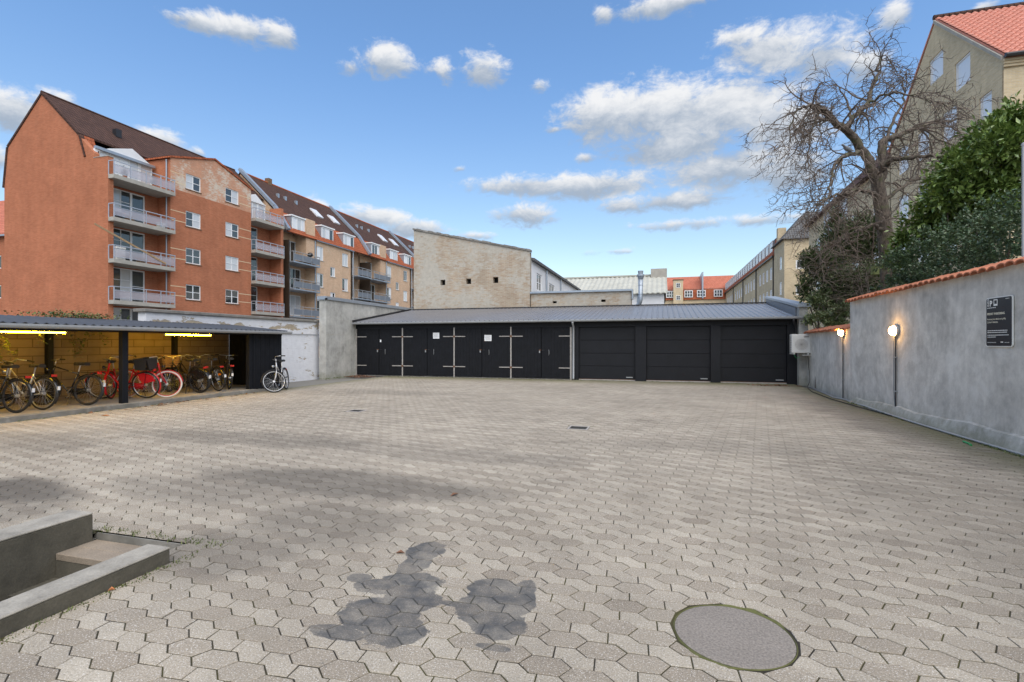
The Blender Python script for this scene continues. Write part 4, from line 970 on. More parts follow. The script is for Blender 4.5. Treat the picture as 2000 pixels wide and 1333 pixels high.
# ---- red brick apartment block, left
rb, A = bld('apartment_building', (-40, 33, 0), 'tall orange-red brick apartment block with grey-railed balconies and dark tiled roof')
Yg, Ye = 25.02, 41.3
XB = -36.25                                    # back wall of the balcony recesses
ridge, kL, kR, eL = (-41.18, 18.75), (-44.6, 15.45), (-37.7, 15.55), (-45.0, 12.6)
b = MB(); b.prism([(-45.0,-.05),(XB,-.05),(XB,14.2),kR,ridge,kL,eL], lambda x, z: (x, Yg, z), lambda x, z: (x, Yg+.35, z)); A(b.build('gable_wall', MAT['red_brick'], rb))
b = MB(); b.box(XB+.002, -35.0, Yg, Yg+.35, -.05, 13.86); A(b.build('pier', MAT['red_brick'], rb))
b = MB(); b.box(XB-.05, -34.97, Yg-.03, Yg+.38, 13.862, 13.90); A(b.build('pier_cap', MAT['slab_concrete'], rb))
lev = [1.32, 4.10, 6.83, 9.58, 12.40]
# recess back walls with glazing openings
def recess(y0, y1, wide):
    Fm = FX(XB, 1); holes = []
    for z in lev[:-1]: holes.append((y0+.05, y1-1.0 if wide else y0+2.1, z+.28, z+2.66))
    b = MB(); b.sheet(Fm, y0, y1, -.05, 12.39, holes, 0, .12); A(b.build('wall', MAT['red_brick'], rb, recalc=False))
    for h in holes:
        if wide:
            dw = h[1]-1.0
            window(rb, Fm, h[0], dw, h[2], h[3], -.02, 3, 3, .06, ('glass_dark', 'glass_dark', 'glass_curtain'))
            window(rb, Fm, dw, h[1], h[2], h[3], -.015, 1, 2, .09, 'glass_dark')
        else: window(rb, Fm, h[0], h[1], h[2], h[3], -.02, 2, 3, .06, ('glass_dark', 'glass_curtain'))
recess(Yg+.35, 29.5, True); recess(37.3, 40.95, False)
def balcony(parent, fin, y0, y1, x0, x1, z, glassm, rail='rail_grey', slabm='slab_concrete', th=.26, hgt=1.13, posts=5, bot=None):
    fin(MB().box(x0, x1, y0, y1, z, z+th).build('balcony_slab', MAT[slabm], parent))
    bl = empty('railing'); bl.parent = parent
    r = MB(); zt = z+th
    for k in range(posts):
        y = y0+.04+(y1-y0-.08)*k/(posts-1); r.box(x1-.05, x1-.005, y-.025, y+.025, zt-.15, z+hgt)
    r.box(x1-.055, x1, y0, y1, z+hgt, z+hgt+.05); r.box(x1-.045, x1-.01, y0, y1, zt+.12, zt+.15); r.box(x1-.045, x1-.01, y0, y1, z+hgt-.22, z+hgt-.19)
    for y in (y0, y1-.05): r.box(max(x0, x1-1.0), x1-.056, y, y+.05, z+hgt, z+hgt+.05); r.box(x1-.5, x1-.46, y, y+.04, zt, z+hgt)
    fin(r.build('rail', MAT[rail], bl))
    for k in range(posts-1):
        ya, yb = y0+.04+(y1-y0-.08)*k/(posts-1)+.03, y0+.04+(y1-y0-.08)*(k+1)/(posts-1)-.03
        fin(MB().box(x1-.035, x1-.022, ya, yb, zt+.16, z+hgt-.24).build('rail_panel', MAT[glassm], bl))
for z in lev:
    balcony(rb, A, 25.02, 29.48, -34.985, -34.5, z, 'rail_glass'); A(MB().box(XB+.002, -34.99, 25.38, 29.48, z+.003, z+.257).build('balcony_slab', MAT['slab_concrete'], rb))
for z in [v-.0 for v in lev]: balcony(rb, A, 37.32, 40.93, XB+.002, -34.5, z, 'rail_glass')
# bay with eight windows
Fb = FX(-35.0, 1); cols = ((30.78, 32.12), (34.52, 35.92)); zr = [(4.88, 6.05), (7.68, 8.87), (10.52, 11.71), (13.41, 14.58)]
holes = [(c0, c1, z0, z1) for (c0, c1) in cols for (z0, z1) in zr]
lo = [h for h in holes if h[3] < 13]; hi = [h for h in holes if h[3] > 13]
b = MB(); b.sheet(Fb, 29.5, 37.3, -.05, 13.1, lo, 0, .12); A(b.build('wall', MAT['red_brick'], rb, recalc=False))
b = MB(); b.sheet(Fb, 29.5, 37.3, 13.1, 14.75, hi, 0, .12)
b.face([Fb(29.5,14.75,0), Fb(37.3,14.75,0), Fb(37.3,15.15,0), Fb(33.41,16.45,0), Fb(29.5,15.3,0)])
A(b.build('wall', MAT['red_brick_faded'], rb, recalc=False))
for y, zt in ((29.5, 15.3), (37.3, 15.15)): A(MB().box(XB-1.2, -35.003, y+(.002 if y < 30 else -.25), y+(.25 if y < 30 else -.002), -.05, zt-.05).build('side_wall', MAT['red_brick'], rb))
for h in holes: window(rb, Fb, *h, -.05, 2, 2, .07, ('glass_curtain', 'glass_curtain', 'glass_dark') if h[3] > 7 else 'glass_dark', sill='dark_brick')
for (z0, z1) in zr:
    for zz in (z0+.22, z1-.25):
        for (p, q) in ((29.5, 30.78), (35.92, 37.3)): A(MB().lbox(Fb, p, q, zz-.025, zz+.025, -.02, .006).build('band', MAT['cream'], rb))
b = MB()
for (p, zp, q, zq) in ((29.3, 15.26, 33.41, 16.47), (33.41, 16.47, 37.5, 15.10)):
    b.hexa([(-40.0,p,zp),(-34.9,p,zp),(-34.9,q,zq),(-40.0,q,zq),(-40.0,p,zp+.14),(-34.9,p,zp+.14),(-34.9,q,zq+.14),(-40.0,q,zq+.14)])
A(b.build('bay_roof', MAT['orange_tile'], rb))
# main roof
b = MB()
def slab(b, p, q, y0, y1, th=.14):
    d = Vector((q[0]-p[0], 0, q[1]-p[1])).normalized(); n = Vector((-d.z, 0, d.x)); n = n if n.z > 0 else -n; n *= th
    b.hexa([(p[0],y0,p[1]),(q[0],y0,q[1]),(q[0],y1,q[1]),(p[0],y1,p[1]),(p[0]+n.x,y0,p[1]+n.z),(q[0]+n.x,y0,q[1]+n.z),(q[0]+n.x,y1,q[1]+n.z),(p[0]+n.x,y1,p[1]+n.z)])
slab(b, kR, ridge, Yg-.06, Ye+.4); slab(b, ridge, kL, Yg-.06, Ye+.4); slab(b, kL, eL, Yg-.06, Ye+.4); rf = A(b.build('roof', MAT['brown_tile'], rb))
b = MB(); slab(b, (-37.15, 14.0), kR, Yg-.05, 25.9); A(b.build('mansard', MAT['orange_tile'], rb))
# row of verge tiles down the gable and ridge tiles
for (p, q) in ((ridge, kR), (kR, (-37.15, 14.0))):
    L = math.hypot(q[0]-p[0], q[1]-p[1]); n = max(2, int(L/.30))
    for k in range(n):
        t_ = (k+.5)/n; x, z = p[0]+(q[0]-p[0])*t_, p[1]+(q[1]-p[1])*t_
        o = MB().box(-.16, .17, -.10, .22, .10, .17).build('verge_tile', MAT['brown_tile'], rb); o.rotation_euler = (0, math.atan2(-(q[1]-p[1]), q[0]-p[0])+.05, 0); o.location = Vector((x, Yg, z))-Vector(rb.location)
b = MB(); b.tube([(ridge[0], Yg-.05, ridge[1]+.16), (ridge[0], Ye+.4, ridge[1]+.16)], .12, 8); A(b.build('ridge_tiles', MAT['brown_tile'], rb))
A(MB().box(-39.3, -38.9, 28.4, 28.8, 16.9, 17.5).build('roof_vent', MAT['dark_metal'], rb))
# set-back top floor with white canopy
Fp = FX(-36.85, 1)
for (p, q) in ((25.5, 29.45), (37.4, 40.9)):
    window(rb, FX(-36.6, 1), p+.1, q-1.1, 12.7, 14.7, 0, 4, 1, .07, ('glass_curtain', 'glass_sky_painted')); window(rb, FX(-36.6, 1), q-1.08, q-.1, 12.7, 14.7, 0, 1, 1, .1, 'glass_curtain')
    pd = MB(); pd.prism([(p+.3, 14.72), (q-.1, 14.72), (q-.5, 14.9), ((p+q)/2+.3, 15.5), (p+.7, 14.95)], lambda y, z: (-36.5, y, z), lambda y, z: (-38.5, y, z)); A(pd.build('dormer_gable', MAT['white_paint'], rb))
A(MB().box(-36.55, -36.35, 25.2, 29.4, 14.60, 14.78).build('canopy_gutter', MAT['zinc'], rb)); A(MB().box(-36.62, -36.45, 25.2, 25.4, 13.9, 14.6).build('canopy_post', MAT['white_paint'], rb))
A(MB().tube([(-35.3, 29.42, 15.2), (-35.3, 29.42, 0)], .05, 8).build('downpipe', MAT['zinc'], rb))
A(MB().box(XB, -34.95, 40.95, 41.3, -.05, 14.45).build('party_wall', MAT['red_brick'], rb))
b = MB(); b.box(-45, XB-.4, Yg+.4, Ye, -.05, 12.5); A(b.build('core', MAT['red_brick'], rb))
A(MB().box(-38.4, -36.95, Yg+.36, Ye, 12.42, 12.6).build('terrace', MAT['slab_concrete'], rb))
tag(MB().hexa([(-34.62,23.9,9.05),(-34.57,23.9,9.05),(-34.47,28.7,7.22),(-34.52,28.7,7.22),(-34.62,23.9,9.17),(-34.57,23.9,9.17),(-34.47,28.7,7.34),(-34.52,28.7,7.34)]).build('plank', MAT['wood']), 'long pale timber plank slanting over the third balcony rail', 'plank')
pot = 0
for z, items in ((12.66, ((26.2,.22,.7,'ivy_leaf'), (28.3,.2,.9,'box_leaf'))), (9.84, ((25.7,.25,.5,'dark_metal'), (26.6,.2,.45,'wicker'), (28.9,.2,.5,'plastic_white'))), (7.09, ((25.8,.3,.9,'plastic_white'), (27.4,.2,.4,'wicker')))):
    for (y, r_, h_, mt) in items:
        pot += 1; w_ = ('fifth', 'fourth', 'third')[(12.66, 9.84, 7.09).index(z)]
        if mt.endswith('leaf'):
            e = empty('potted_plant', (-35.1, y, z), 0, 'small potted plant behind the rail of the top balcony ' + ('near the gable' if y < 27 else 'near the bay'), 'plant')
            MB().lathe([(.0001,0),(.10,0),(.14,.25),(.12,.25),(.0001,.22)], 14).build('pot', MAT['terracotta'], e)
            f = MB()
            for _ in range(160): leafquad(f, (random.gauss(0, .10), random.gauss(0, .12), .28+abs(random.gauss(.2, .15))), .1)
            f.build('foliage', MAT[mt], e, recalc=False)
        else:
            e = empty('storage_box', (-35.2, y, z), 0, {('fourth', 'dark_metal'): 'dark box on the fourth floor balcony near the gable', ('fourth', 'wicker'): 'brown basket box on the fourth floor balcony', ('fourth', 'plastic_white'): 'white box on the fourth floor balcony near the bay', ('third', 'plastic_white'): 'tall white box on the balcony with the plank', ('third', 'wicker'): 'low brown box on the balcony with the plank'}[(w_, mt)], 'box')
            MB().box(-r_, r_, -r_, r_, 0, h_*.85).build('body', MAT[mt], e, bevel=.02); MB().box(-r_-.02, r_+.02, -r_-.02, r_+.02, h_*.852, h_).build('lid', MAT[mt], e, bevel=.015)

# ---- brick house at the far left edge
fl, B_ = bld('apartment_building', (-60, 36, 0), 'brick building with a salmon tiled roof beyond the red block gable')
Ff = FY(34.0, -1); hs = [(-76+3.2*k, -76+3.2*k+1.6, z, z+1.25) for k in range(9) for z in (3.0, 5.9, 8.8)]
b = MB(); b.sheet(Ff, -78, -46.2, -.05, 12.0, hs, 0, .12); B_(b.build('wall', MAT['red_brick'], fl, recalc=False))
for h in hs: window(fl, Ff, *h, -.05, 2, 1, .07, 'glass_dark')
B_(MB().box(-78, -46.2, 34.4, 44, -.05, 11.9).build('core', MAT['red_brick'], fl)); b = MB()
b.hexa([(-78,33.6,11.9),(-46.2,33.6,11.9),(-46.2,39,17.2),(-78,39,17.2),(-78,33.6,12.1),(-46.2,33.6,12.1),(-46.2,39,17.4),(-78,39,17.4)]); B_(b.build('roof', MAT['salmon_tile'], fl))
B_(MB().box(-78, -46.2, 33.5, 33.62, 11.8, 11.95).build('gutter', MAT['zinc'], fl))

# ---- yellow-brick terrace with mansard roof: three houses
def terrace(y0, y1, lab, first):
    e, T = bld('terrace_house', (-39, (y0+y1)/2, 0), lab, 'building', None)
    F = FX(-35.0, 1); yb0, yb1 = y0+4.3, y1-3.2; holes = []
    for z in (1.9, 4.65, 7.52, 10.39):
        for (p, q) in ((yb0+.32, yb0+1.45), (yb0+4.85, yb0+6.0)):
            if q < yb1: holes.append((p, q, z, z+1.46))
    for z in (3.35, 6.1, 8.9): holes.append((yb0+2.65, yb0+3.55, z, z+1.05))
    b = MB(); b.sheet(F, yb0, yb1, -.05, 12.4, holes, 0, .12); T(b.build('wall', MAT['tan_brick'], e, recalc=False))
    for h in holes: window(e, F, *h, -.05, 2, 1, .08, ('glass_sky_painted', 'glass_curtain', 'glass_curtain', 'glass_dark'), sill='slab_concrete')
    for (p, q, sgn) in ((y0, yb0, 1), (yb1, y1, -1)):         # balcony recesses
        Fr = FX(-36.2, 1); hh = [(p+1.3, q-.7, z+.2, z+2.3) for z in (1.4, 4.15, 6.9, 9.65)] if sgn > 0 else [(p+.6, q-1.0, z+.2, z+2.3) for z in (1.4, 4.15, 6.9, 9.65)]
        b = MB(); b.sheet(Fr, p, q, -.05, 12.5, hh, 0, .1); T(b.build('wall', MAT['tan_brick'], e, recalc=False))
        for h in hh: window(e, Fr, *h, -.03, 3, 1, .09, ('glass_dark', 'glass_curtain'))
        T(MB().box(-36.2, -35.0, (q-.03) if sgn > 0 else p-.25, (q+.25) if sgn > 0 else p+.03, -.05, 12.38).build('wall', MAT['tan_brick'], e))
        if sgn > 0: T(MB().box(-36.2, -34.7, p+.02, p+.12, -.05, 11.6).build('screen', MAT['brown_frame'], e))
        for z in (1.27, 4.05, 6.75, 9.42): balcony(e, T, p+.15, q-.1, -36.19, -34.25, z, 'panel_grey', 'grey_metal', 'zinc', .12, 1.05, 4)
    if True:
        T(MB().box(-36.4, -34.98, yb0-1.4, yb0+.02, 10.0, 14.35).build('stair_pier', MAT['tan_brick'], e))
    # mansard and roof
    ks, kt, rg = (-34.85, 12.35), (-36.35, 14.55), (-40.5, 18.55)
    b = MB(); slab(b, ks, kt, y0, y1, .12); T(b.build('mansard', MAT['orange_tile'], e))
    b = MB(); slab(b, kt, rg, y0, y1, .14); slab(b, rg, (-46, 13.2), y0, y1, .14); T(b.build('roof', MAT['brown_tile'], e))
    T(MB().tube([(rg[0], y0, rg[1]+.16), (rg[0], y1, rg[1]+.16)], .13, 8).build('ridge_tiles', MAT['orange_tile'], e))
    T(MB().tube([(-34.82, y0+4.4, 12.36), (-34.82, y1-3, 12.36)], .07, 8).build('gutter', MAT['zinc'], e))
    b = MB(); b.box(-45.9, -36.35, y0, y1, -.05, 12.5); b.prism([(-36.4,12.3),(-36.4,14.5),(-40.5,18.5),(-45.9,13.2),(-45.9,12.3)], lambda x, z: (x, y0+.05, z), lambda x, z: (x, y1-.05, z)); T(b.build('core', MAT['tan_brick'], e))
    # party parapet in zinc
    b = MB()
    for (p, q) in (((-34.8, 12.5), (-36.4, 14.85)), ((-36.4, 14.85), (-40.6, 18.85))): slab(b, p, q, y0-.22, y0+.18, .28)
    T(b.build('party_parapet', MAT['zinc'], e))
    for yc in (y0+2.0, y0+6.6, y0+10.6):
        dz0 = 12.75; D = FX(-35.15, 1)
        T(MB().box(-37.0, -35.15, yc-1.1, yc+1.1, dz0, 14.15).build('dormer', MAT['zinc'], e)); window(e, D, yc-1.0, yc+1.0, dz0+.05, 14.1, .06, 3, 1, .09, ('glass_curtain', 'glass_dark', 'glass_sky_painted'))
        T(MB().box(-37.2, -35.0, yc-1.2, yc+1.2, 14.15, 14.28).build('dormer_roof', MAT['window_white'], e))
    for yc in (y0+8.6, y0+11.8):
        t0, t1 = .30, .55; P = [Vector((kt[0]+(rg[0]-kt[0])*t_, 0, kt[1]+(rg[1]-kt[1])*t_)) for t_ in (t0, t1)]
        b = MB(); b.hexa([(P[0].x+.02,yc-.55,P[0].z+.12),(P[1].x+.02,yc-.55,P[1].z+.12),(P[1].x+.02,yc+.55,P[1].z+.12),(P[0].x+.02,yc+.55,P[0].z+.12),(P[0].x+.15,yc-.55,P[0].z+.26),(P[1].x+.15,yc-.55,P[1].z+.26),(P[1].x+.15,yc+.55,P[1].z+.26),(P[0].x+.15,yc+.55,P[0].z+.26)]); T(b.build('skylight', MAT['glass_sky_painted'], e))
    for yc in (y0+3.0, y0+4.1, y0+5.8):
        x, z = -38.6, 16.85; T(MB().box(x-.1, x+.15, yc-.12, yc+.12, z-.2, z+.35).build('roof_vent', MAT['zinc'], e))
    if first: T(MB().box(-40.75, -40.25, y0+3.6, y0+4.1, 18.5, 19.2).build('chimney', MAT['dark_brick'], e))
    for y in (yb0-.05, yb1+.12): T(MB().tube([(-34.9, y, 12.3), (-34.9, y, 0)], .06, 8).build('downpipe', MAT['zinc'], e))
    return e
terrace(41.75, 56.0, 'tan brick terrace house with orange mansard next to the red brick block', True)
terrace(56.3, 70.8, 'tan brick terrace house with zinc party parapets, second along from the red brick block', False)
terrace(71.1, 85.6, 'tan brick terrace house whose bright roof shows just above the old brick gable', False)
gr = empty('barbecue', (-34.45, 44.6, 9.54), 0, 'black kettle barbecue on an upper grey balcony', 'barbecue')
MB().lathe([(.0001,.75),(.16,.78),(.29,.95),(.30,1.0),(.24,1.15),(.10,1.24),(.0001,1.25)], 18).build('bowl', MAT['black_gloss'], gr, smooth=True)
for k in range(3): a = k*2.1; MB().tube([(.12*math.cos(a), .12*math.sin(a), .8), (.25*math.cos(a), .25*math.sin(a), 0)], .015, 6).build('leg', MAT['dark_metal'], gr)

# ---- old brick gable building behind the garages
ob, O = bld('old_brick_building', (-10, 27, 0), 'windowless pale old brick gable with three small dark vents above the garage roof')
Fo = FY(26.62, -1); v3 = [(-11.93, -11.63, 4.78, 5.08), (-10.38, -10.08, 4.79, 5.09), (-8.80, -8.50, 4.80, 5.12)]
b = MB(); b.sheet(Fo, -13.58, -6.72, -.05, 6.4, v3, 0, .30); b.face([Fo(-13.58,6.4,0), Fo(-6.72,6.4,0), Fo(-6.72,6.45,0), Fo(-13.58,8.02,0)]); O(b.build('gable_wall', MAT['old_brick'], ob, recalc=False))
for h in v3: O(MB().lbox(Fo, h[0]-.02, h[1]+.02, h[2]-.02, h[3]+.02, -.36, -.31).build('vent', MAT['dark_void'], ob))
n = 28
for k in range(n):
    x0 = -13.62+k*(6.94/n); x1 = x0+6.94/n-.012; z0 = 8.03-(k)*(1.575/n); z1 = 8.03-(k+1)*(1.575/n); dz = random.uniform(-.015, .02)
    O(MB().hexa([(x0,26.55,z0-.03),(x1,26.55,z1-.03),(x1,26.95,z1-.03),(x0,26.95,z0-.03),(x0,26.55,z0+.07+dz),(x1,26.55,z1+.07+dz),(x1,26.95,z1+.07+dz),(x0,26.95,z0+.07+dz)]).build('coping_stone', MAT['old_concrete'], ob))
b = MB(); b.prism([(-13.58,-.05),(-6.73,-.05),(-6.73,6.42),(-13.58,7.98)], lambda x, z: (x, 26.99, z), lambda x, z: (x, 26.94, z)); O(b.build('gable_back', MAT['old_brick'], ob))
Fs = FX(-6.74, 1); hs = [(28.3, 29.6, 4.5, 5.5), (31.7, 33.4, 4.3, 5.3), (36.2, 37.8, 4.3, 5.3)]
b = MB(); b.sheet(Fs, 26.96, 44, -.05, 6.0, hs, 0, .1); O(b.build('side_wall', MAT['render_white'], ob, recalc=False))
for h in hs: window(ob, Fs, *h, -.04, 2, 2, .08, 'glass_dark')
b = MB(); b.hexa([(-13.5,26.97,7.3),(-6.55,26.97,5.98),(-6.55,44,5.98),(-13.5,44,7.3),(-13.5,26.97,7.5),(-6.55,26.97,6.12),(-6.55,44,6.12),(-13.5,44,7.5)]); O(b.build('roof', MAT['slate'], ob))
for y in (30.6, 35.2): O(MB().tube([(-6.66, y, 5.95), (-6.66, y, 3)], .05, 8).build('downpipe', MAT['zinc'], ob))
lw, L_ = bld('low_brick_wall', (-4, 26.8, 0), 'low old brick wall with zinc coping beside the tall gable', 'wall')
Fl = FY(26.70, -1); vs_ = [(-5.50,-5.28,3.62,3.74), (-2.95,-2.72,3.64,3.76)]
b = MB(); b.sheet(Fl, -6.70, -1.42, -.05, 4.16, vs_, 0, .2); L_(b.build('wall', MAT['old_brick'], lw, recalc=False)); L_(MB().box(-6.70, -1.42, 26.92, 27.0, -.05, 4.15).build('wall', MAT['old_brick'], lw)); L_(MB().box(-1.44, -1.40, 26.70, 27.0, -.05, 4.15).build('wall', MAT['old_brick'], lw))
L_(MB().box(-6.71, -1.34, 26.58, 27.08, 4.165, 4.26).build('coping', MAT['zinc'], lw)); L_(MB().box(-1.398, -1.34, 26.58, 27.08, 3.75, 4.164).build('corner_flashing', MAT['zinc'], lw))
for h in vs_: L_(MB().lbox(Fl, h[0]-.01, h[1]+.01, h[2]-.01, h[3]+.01, -.25, -.205).build('vent', MAT['dark_void'], lw))

# ---- far workshop with wavy cement roof, flue pipes
wk, K = bld('workshop_building', (-8, 48, 0), 'low white workshop with a pale corrugated cement roof beyond the garages')
K(MB().box(-22, .30, 46, 58, -.05, 5.9).build('wall', MAT['render_white'], wk)); b = MB(); x = -22.3; i = 0
while x < .5:
    h0, h1 = .04*math.sin(i*math.pi/2), .04*math.sin((i+1)*math.pi/2); b.face([(x,45.6,5.85+h0),(x+.11,45.6,5.85+h1),(x+.11,52,8.1+h1),(x,52,8.1+h0)]); b.face([(x,45.6,5.78+h0),(x+.11,45.6,5.78+h1),(x+.11,45.6,5.85+h1),(x,45.6,5.85+h0)]); x += .11; i += 1
b.face([(-22.3,58.4,5.85),(.5,58.4,5.85),(.5,52,8.1),(-22.3,52,8.1)]); b.face([(.49,45.6,5.85),(.49,52,8.1),(.49,58.4,5.85)]); K(b.build('roof', MAT['corrugated_cement'], wk, recalc=False))
K(MB().box(-22.3, .5, 51.85, 52.15, 8.1, 8.25).build('ridge_cap', MAT['corrugated_cement'], wk)); K(MB().box(-.9, .6, 51.3, 52.7, 7.7, 8.7).build('chimney', MAT['slab_concrete'], wk))
K(MB().tube([(-1.9, 45.95, 5.8), (-1.9, 45.95, 3)], .06, 8).build('downpipe', MAT['zinc'], wk))
fp = empty('flue_pipe', (-1.05, 29.0, 3.0), 0, 'tall galvanised flue pipe with a flared cap behind the garage roof', 'flue'); 
MB().tube([(-.75,.3,.62),(-.35,.15,.50),(-.08,.0,.62),(0,0,.9),(0,0,2.05)], .12, 12).build('pipe', MAT['zinc'], fp, smooth=True); MB().lathe([(.12,2.0),(.20,2.2),(.20,2.28),(.13,2.3),(.15,2.48),(.0001,2.50)], 16).build('cap', MAT['zinc'], fp, smooth=False); MB().box(-.9, -.7, .2, .4, -3, .7).build('support', MAT['grey_metal'], fp)
for zz in (1.2, 1.7): MB().tube([(.123*math.cos(a*math.pi/8), .123*math.sin(a*math.pi/8), zz) for a in range(16)], .012, 5, closed=True).build('joint_ring', MAT['zinc'], fp)
vp = empty('vent_pipe', (-10.9, 49.5, 7.1), 0, 'short vent pipe on the corrugated cement roof', 'pipe'); MB().tube([(0,0,-.1),(0,0,1.2)], .12, 8).build('pipe', MAT['zinc'], vp); MB().lathe([(.0001,1.35),(.2,1.22),(.2,1.18),(.0001,1.2)], 10).build('cap', MAT['zinc'], vp)

# ---- far cross block with red roof
fr_, Q = bld('apartment_building', (8, 124, 0), 'distant block with red tile mansard and a yellow stair tower closing the view')
Fq = FY(118, -1); hs = [(x, x+1.6, 8.3, 9.9) for x in (2.6, 6.2, 9.4, 12.6)]
b = MB(); b.sheet(Fq, .4, 15.5, -.05, 11.0, hs, 0, .1); Q(b.build('wall', MAT['yellow_brick'], fr_, recalc=False)); Q(MB().box(.4, 15.5, 118.5, 130, -.05, 12.0).build('core', MAT['yellow_brick'], fr_))
b = MB(); b.hexa([(.3,117.7,11.0),(15.5,117.7,11.0),(15.5,118.6,13.3),(.3,118.6,13.3),(.3,118.4,11.0),(15.5,118.4,11.0),(15.5,119.4,13.3),(.3,119.4,13.3)]); Q(b.build('mansard', MAT['orange_tile'], fr_))
b = MB(); b.hexa([(.3,118.5,13.3),(16.5,118.5,13.3),(16.5,124,16.6),(.3,124,16.6),(.3,118.5,13.45),(16.5,118.5,13.45),(16.5,124,16.75),(.3,124,16.75)]); Q(b.build('roof', MAT['salmon_tile'], fr_))
for x in (1.2, 5.0, 7.6, 11.0, 13.9): window(fr_, FY(117.75, -1), x, x+1.75, 11.5, 13.0, .15, 3, 2, .14, 'glass_dark', mw=.06)
Q(MB().box(2.7, 4.7, 116.9, 119, -.05, 15.2).build('stair_tower', MAT['yellow_brick'], fr_)); Q(MB().box(2.6, 4.8, 116.8, 119.1, 15.2, 15.4).build('tower_cap', MAT['dark_brick'], fr_))
for z in (10.9, 13.6): window(fr_, FY(116.88, -1), 3.25, 4.15, z, z+1.0, .03, 2, 2, .1, 'glass_dark')
Q(MB().box(8.6, 8.9, 117.5, 124, 11.2, 16.9).build('party_parapet', MAT['zinc'], fr_))

# ---- right-hand long terrace
rt, T2 = bld('terrace_row', (16, 95, 0), 'long yellow brick terrace with a row of white dormers running into the distance')
Fr2 = FX(13.4, -1); ys2 = [70.6+2.45*k for k in range(20)]; hs = [(y, y+1.35, z, z+1.55) for i, y in enumerate(ys2) if i % 5 != 4 for z in (3.9, 6.7, 9.5)]
b = MB(); b.sheet(Fr2, 69.0, 121.0, -.05, 12.2, hs, 0, .1); T2(b.build('wall', MAT['yellow_brick'], rt, recalc=False))
for h in hs: window(rt, Fr2, *h, -.04, 2, 1, .12, ('glass_sky_painted', 'glass_curtain'))
T2(MB().box(13.9, 24, 69, 121, -.05, 12.1).build('core', MAT['yellow_brick'], rt))
b = MB(); slab(b, (13.3, 12.2), (13.85, 14.4), 69.0, 121, .08); T2(b.build('mansard', MAT['orange_tile'], rt)); b = MB(); slab(b, (13.8, 14.4), (18.5, 16.6), 69, 121, .14); T2(b.build('roof', MAT['slate'], rt))
T2(MB().box(13.1, 13.25, 69, 121, 12.1, 12.24).build('gutter', MAT['dark_metal'], rt))
for y in ys2:
    T2(MB().box(13.42, 15.0, y-.25, y+1.55, 12.5, 14.32).build('dormer', MAT['panel_grey'], rt)); window(rt, FX(13.42, -1), y-.2, y+1.5, 12.52, 14.3, .04, 2, 1, .14, ('glass_sky_painted', 'glass_curtain'))
for y in (69.4, 81.2, 93.5, 105.5): T2(MB().tube([(13.3, y, 12.2), (13.3, y, 0)], .07, 8).build('downpipe', MAT['dark_metal'], rt))
# end block of the terrace
eb, E2 = bld('end_block', (17, 66, 0), 'yellow brick end block with a grey slate hipped roof closing the terrace')
hsx = [(65.0, 66.2, z, z+1.5) for z in (4.2, 7.1, 10.0)]; b = MB(); b.sheet(Fr2, 63.7, 69.0, -.05, 13.15, hsx, .05, .1); E2(b.build('side_wall', MAT['yellow_brick'], eb, recalc=False))
for h in hsx: window(eb, Fr2, *h, .01, 1, 2, .12, 'glass_sky_painted')
Fe = FY(63.7, -1); hse = [(14.5, 15.5, z, z+1.0) for z in (4.0, 6.9, 9.8)]+[(18.2, 19.6, z, z+1.6) for z in (3.6, 6.5, 9.4)]; b = MB(); b.sheet(Fe, 13.35, 24, -.05, 13.15, hse, 0, .1); E2(b.build('end_wall', MAT['yellow_brick'], eb, recalc=False))
for h in hse: window(eb, Fe, *h, -.04, 1, 1, .14, 'glass_dark')
E2(MB().box(13.8, 24, 64.0, 69.2, -.05, 13.1).build('core', MAT['yellow_brick'], eb))
b = MB(); b.hexa([(13.0,63.3,13.15),(25,63.3,13.15),(25,69.5,13.15),(13.0,69.5,13.15),(16,66.0,16.6),(25,66.0,16.6),(25,69.5,16.6),(16,69.5,16.6)]); E2(b.build('roof', MAT['slate'], eb)); E2(MB().box(13.6, 14.5, 68.2, 69.0, 13.2, 15.4).build('chimney', MAT['yellow_brick'], eb))
# block behind the bare tree
mb, M2 = bld('apartment_building', (17, 45, 0), 'yellow brick block with a brown tiled roof seen through the bare tree')
hm = [(y, y+1.4, z, z+1.6) for y in (37.5, 41.5, 50.5) for z in (3.4, 6.3, 9.2)]; b = MB(); b.sheet(Fr2, 36.3, 54.0, -.05, 12.5, hm, 0, .1); M2(b.build('wall', MAT['yellow_brick'], mb, recalc=False))
for h in hm: window(mb, Fr2, *h, -.04, 2, 1, .1, ('glass_sky_painted', 'glass_curtain'))
M2(MB().box(13.33, 13.39, 43.6, 49.2, 7.6, 12.45).build('render_panel', MAT['render_white'], mb)); window(mb, FX(13.33, -1), 45.2, 46.2, 9.6, 11.0, .06, 1, 1, .16, 'glass_dark', 'red_wood')
Fm2 = FY(54.0, 1); M2(MB().box(13.9, 24, 36.4, 54.0, -.05, 12.4).build('core', MAT['yellow_brick'], mb)); b = MB(); b.hexa([(13.0,36.3,12.5),(25,36.3,12.5),(25,54.4,12.5),(13.0,54.4,12.5),(17,36.3,16.6),(25,36.3,16.6),(25,50,16.6),(17,50,16.6)]); M2(b.build('roof', MAT['brown_tile'], mb))
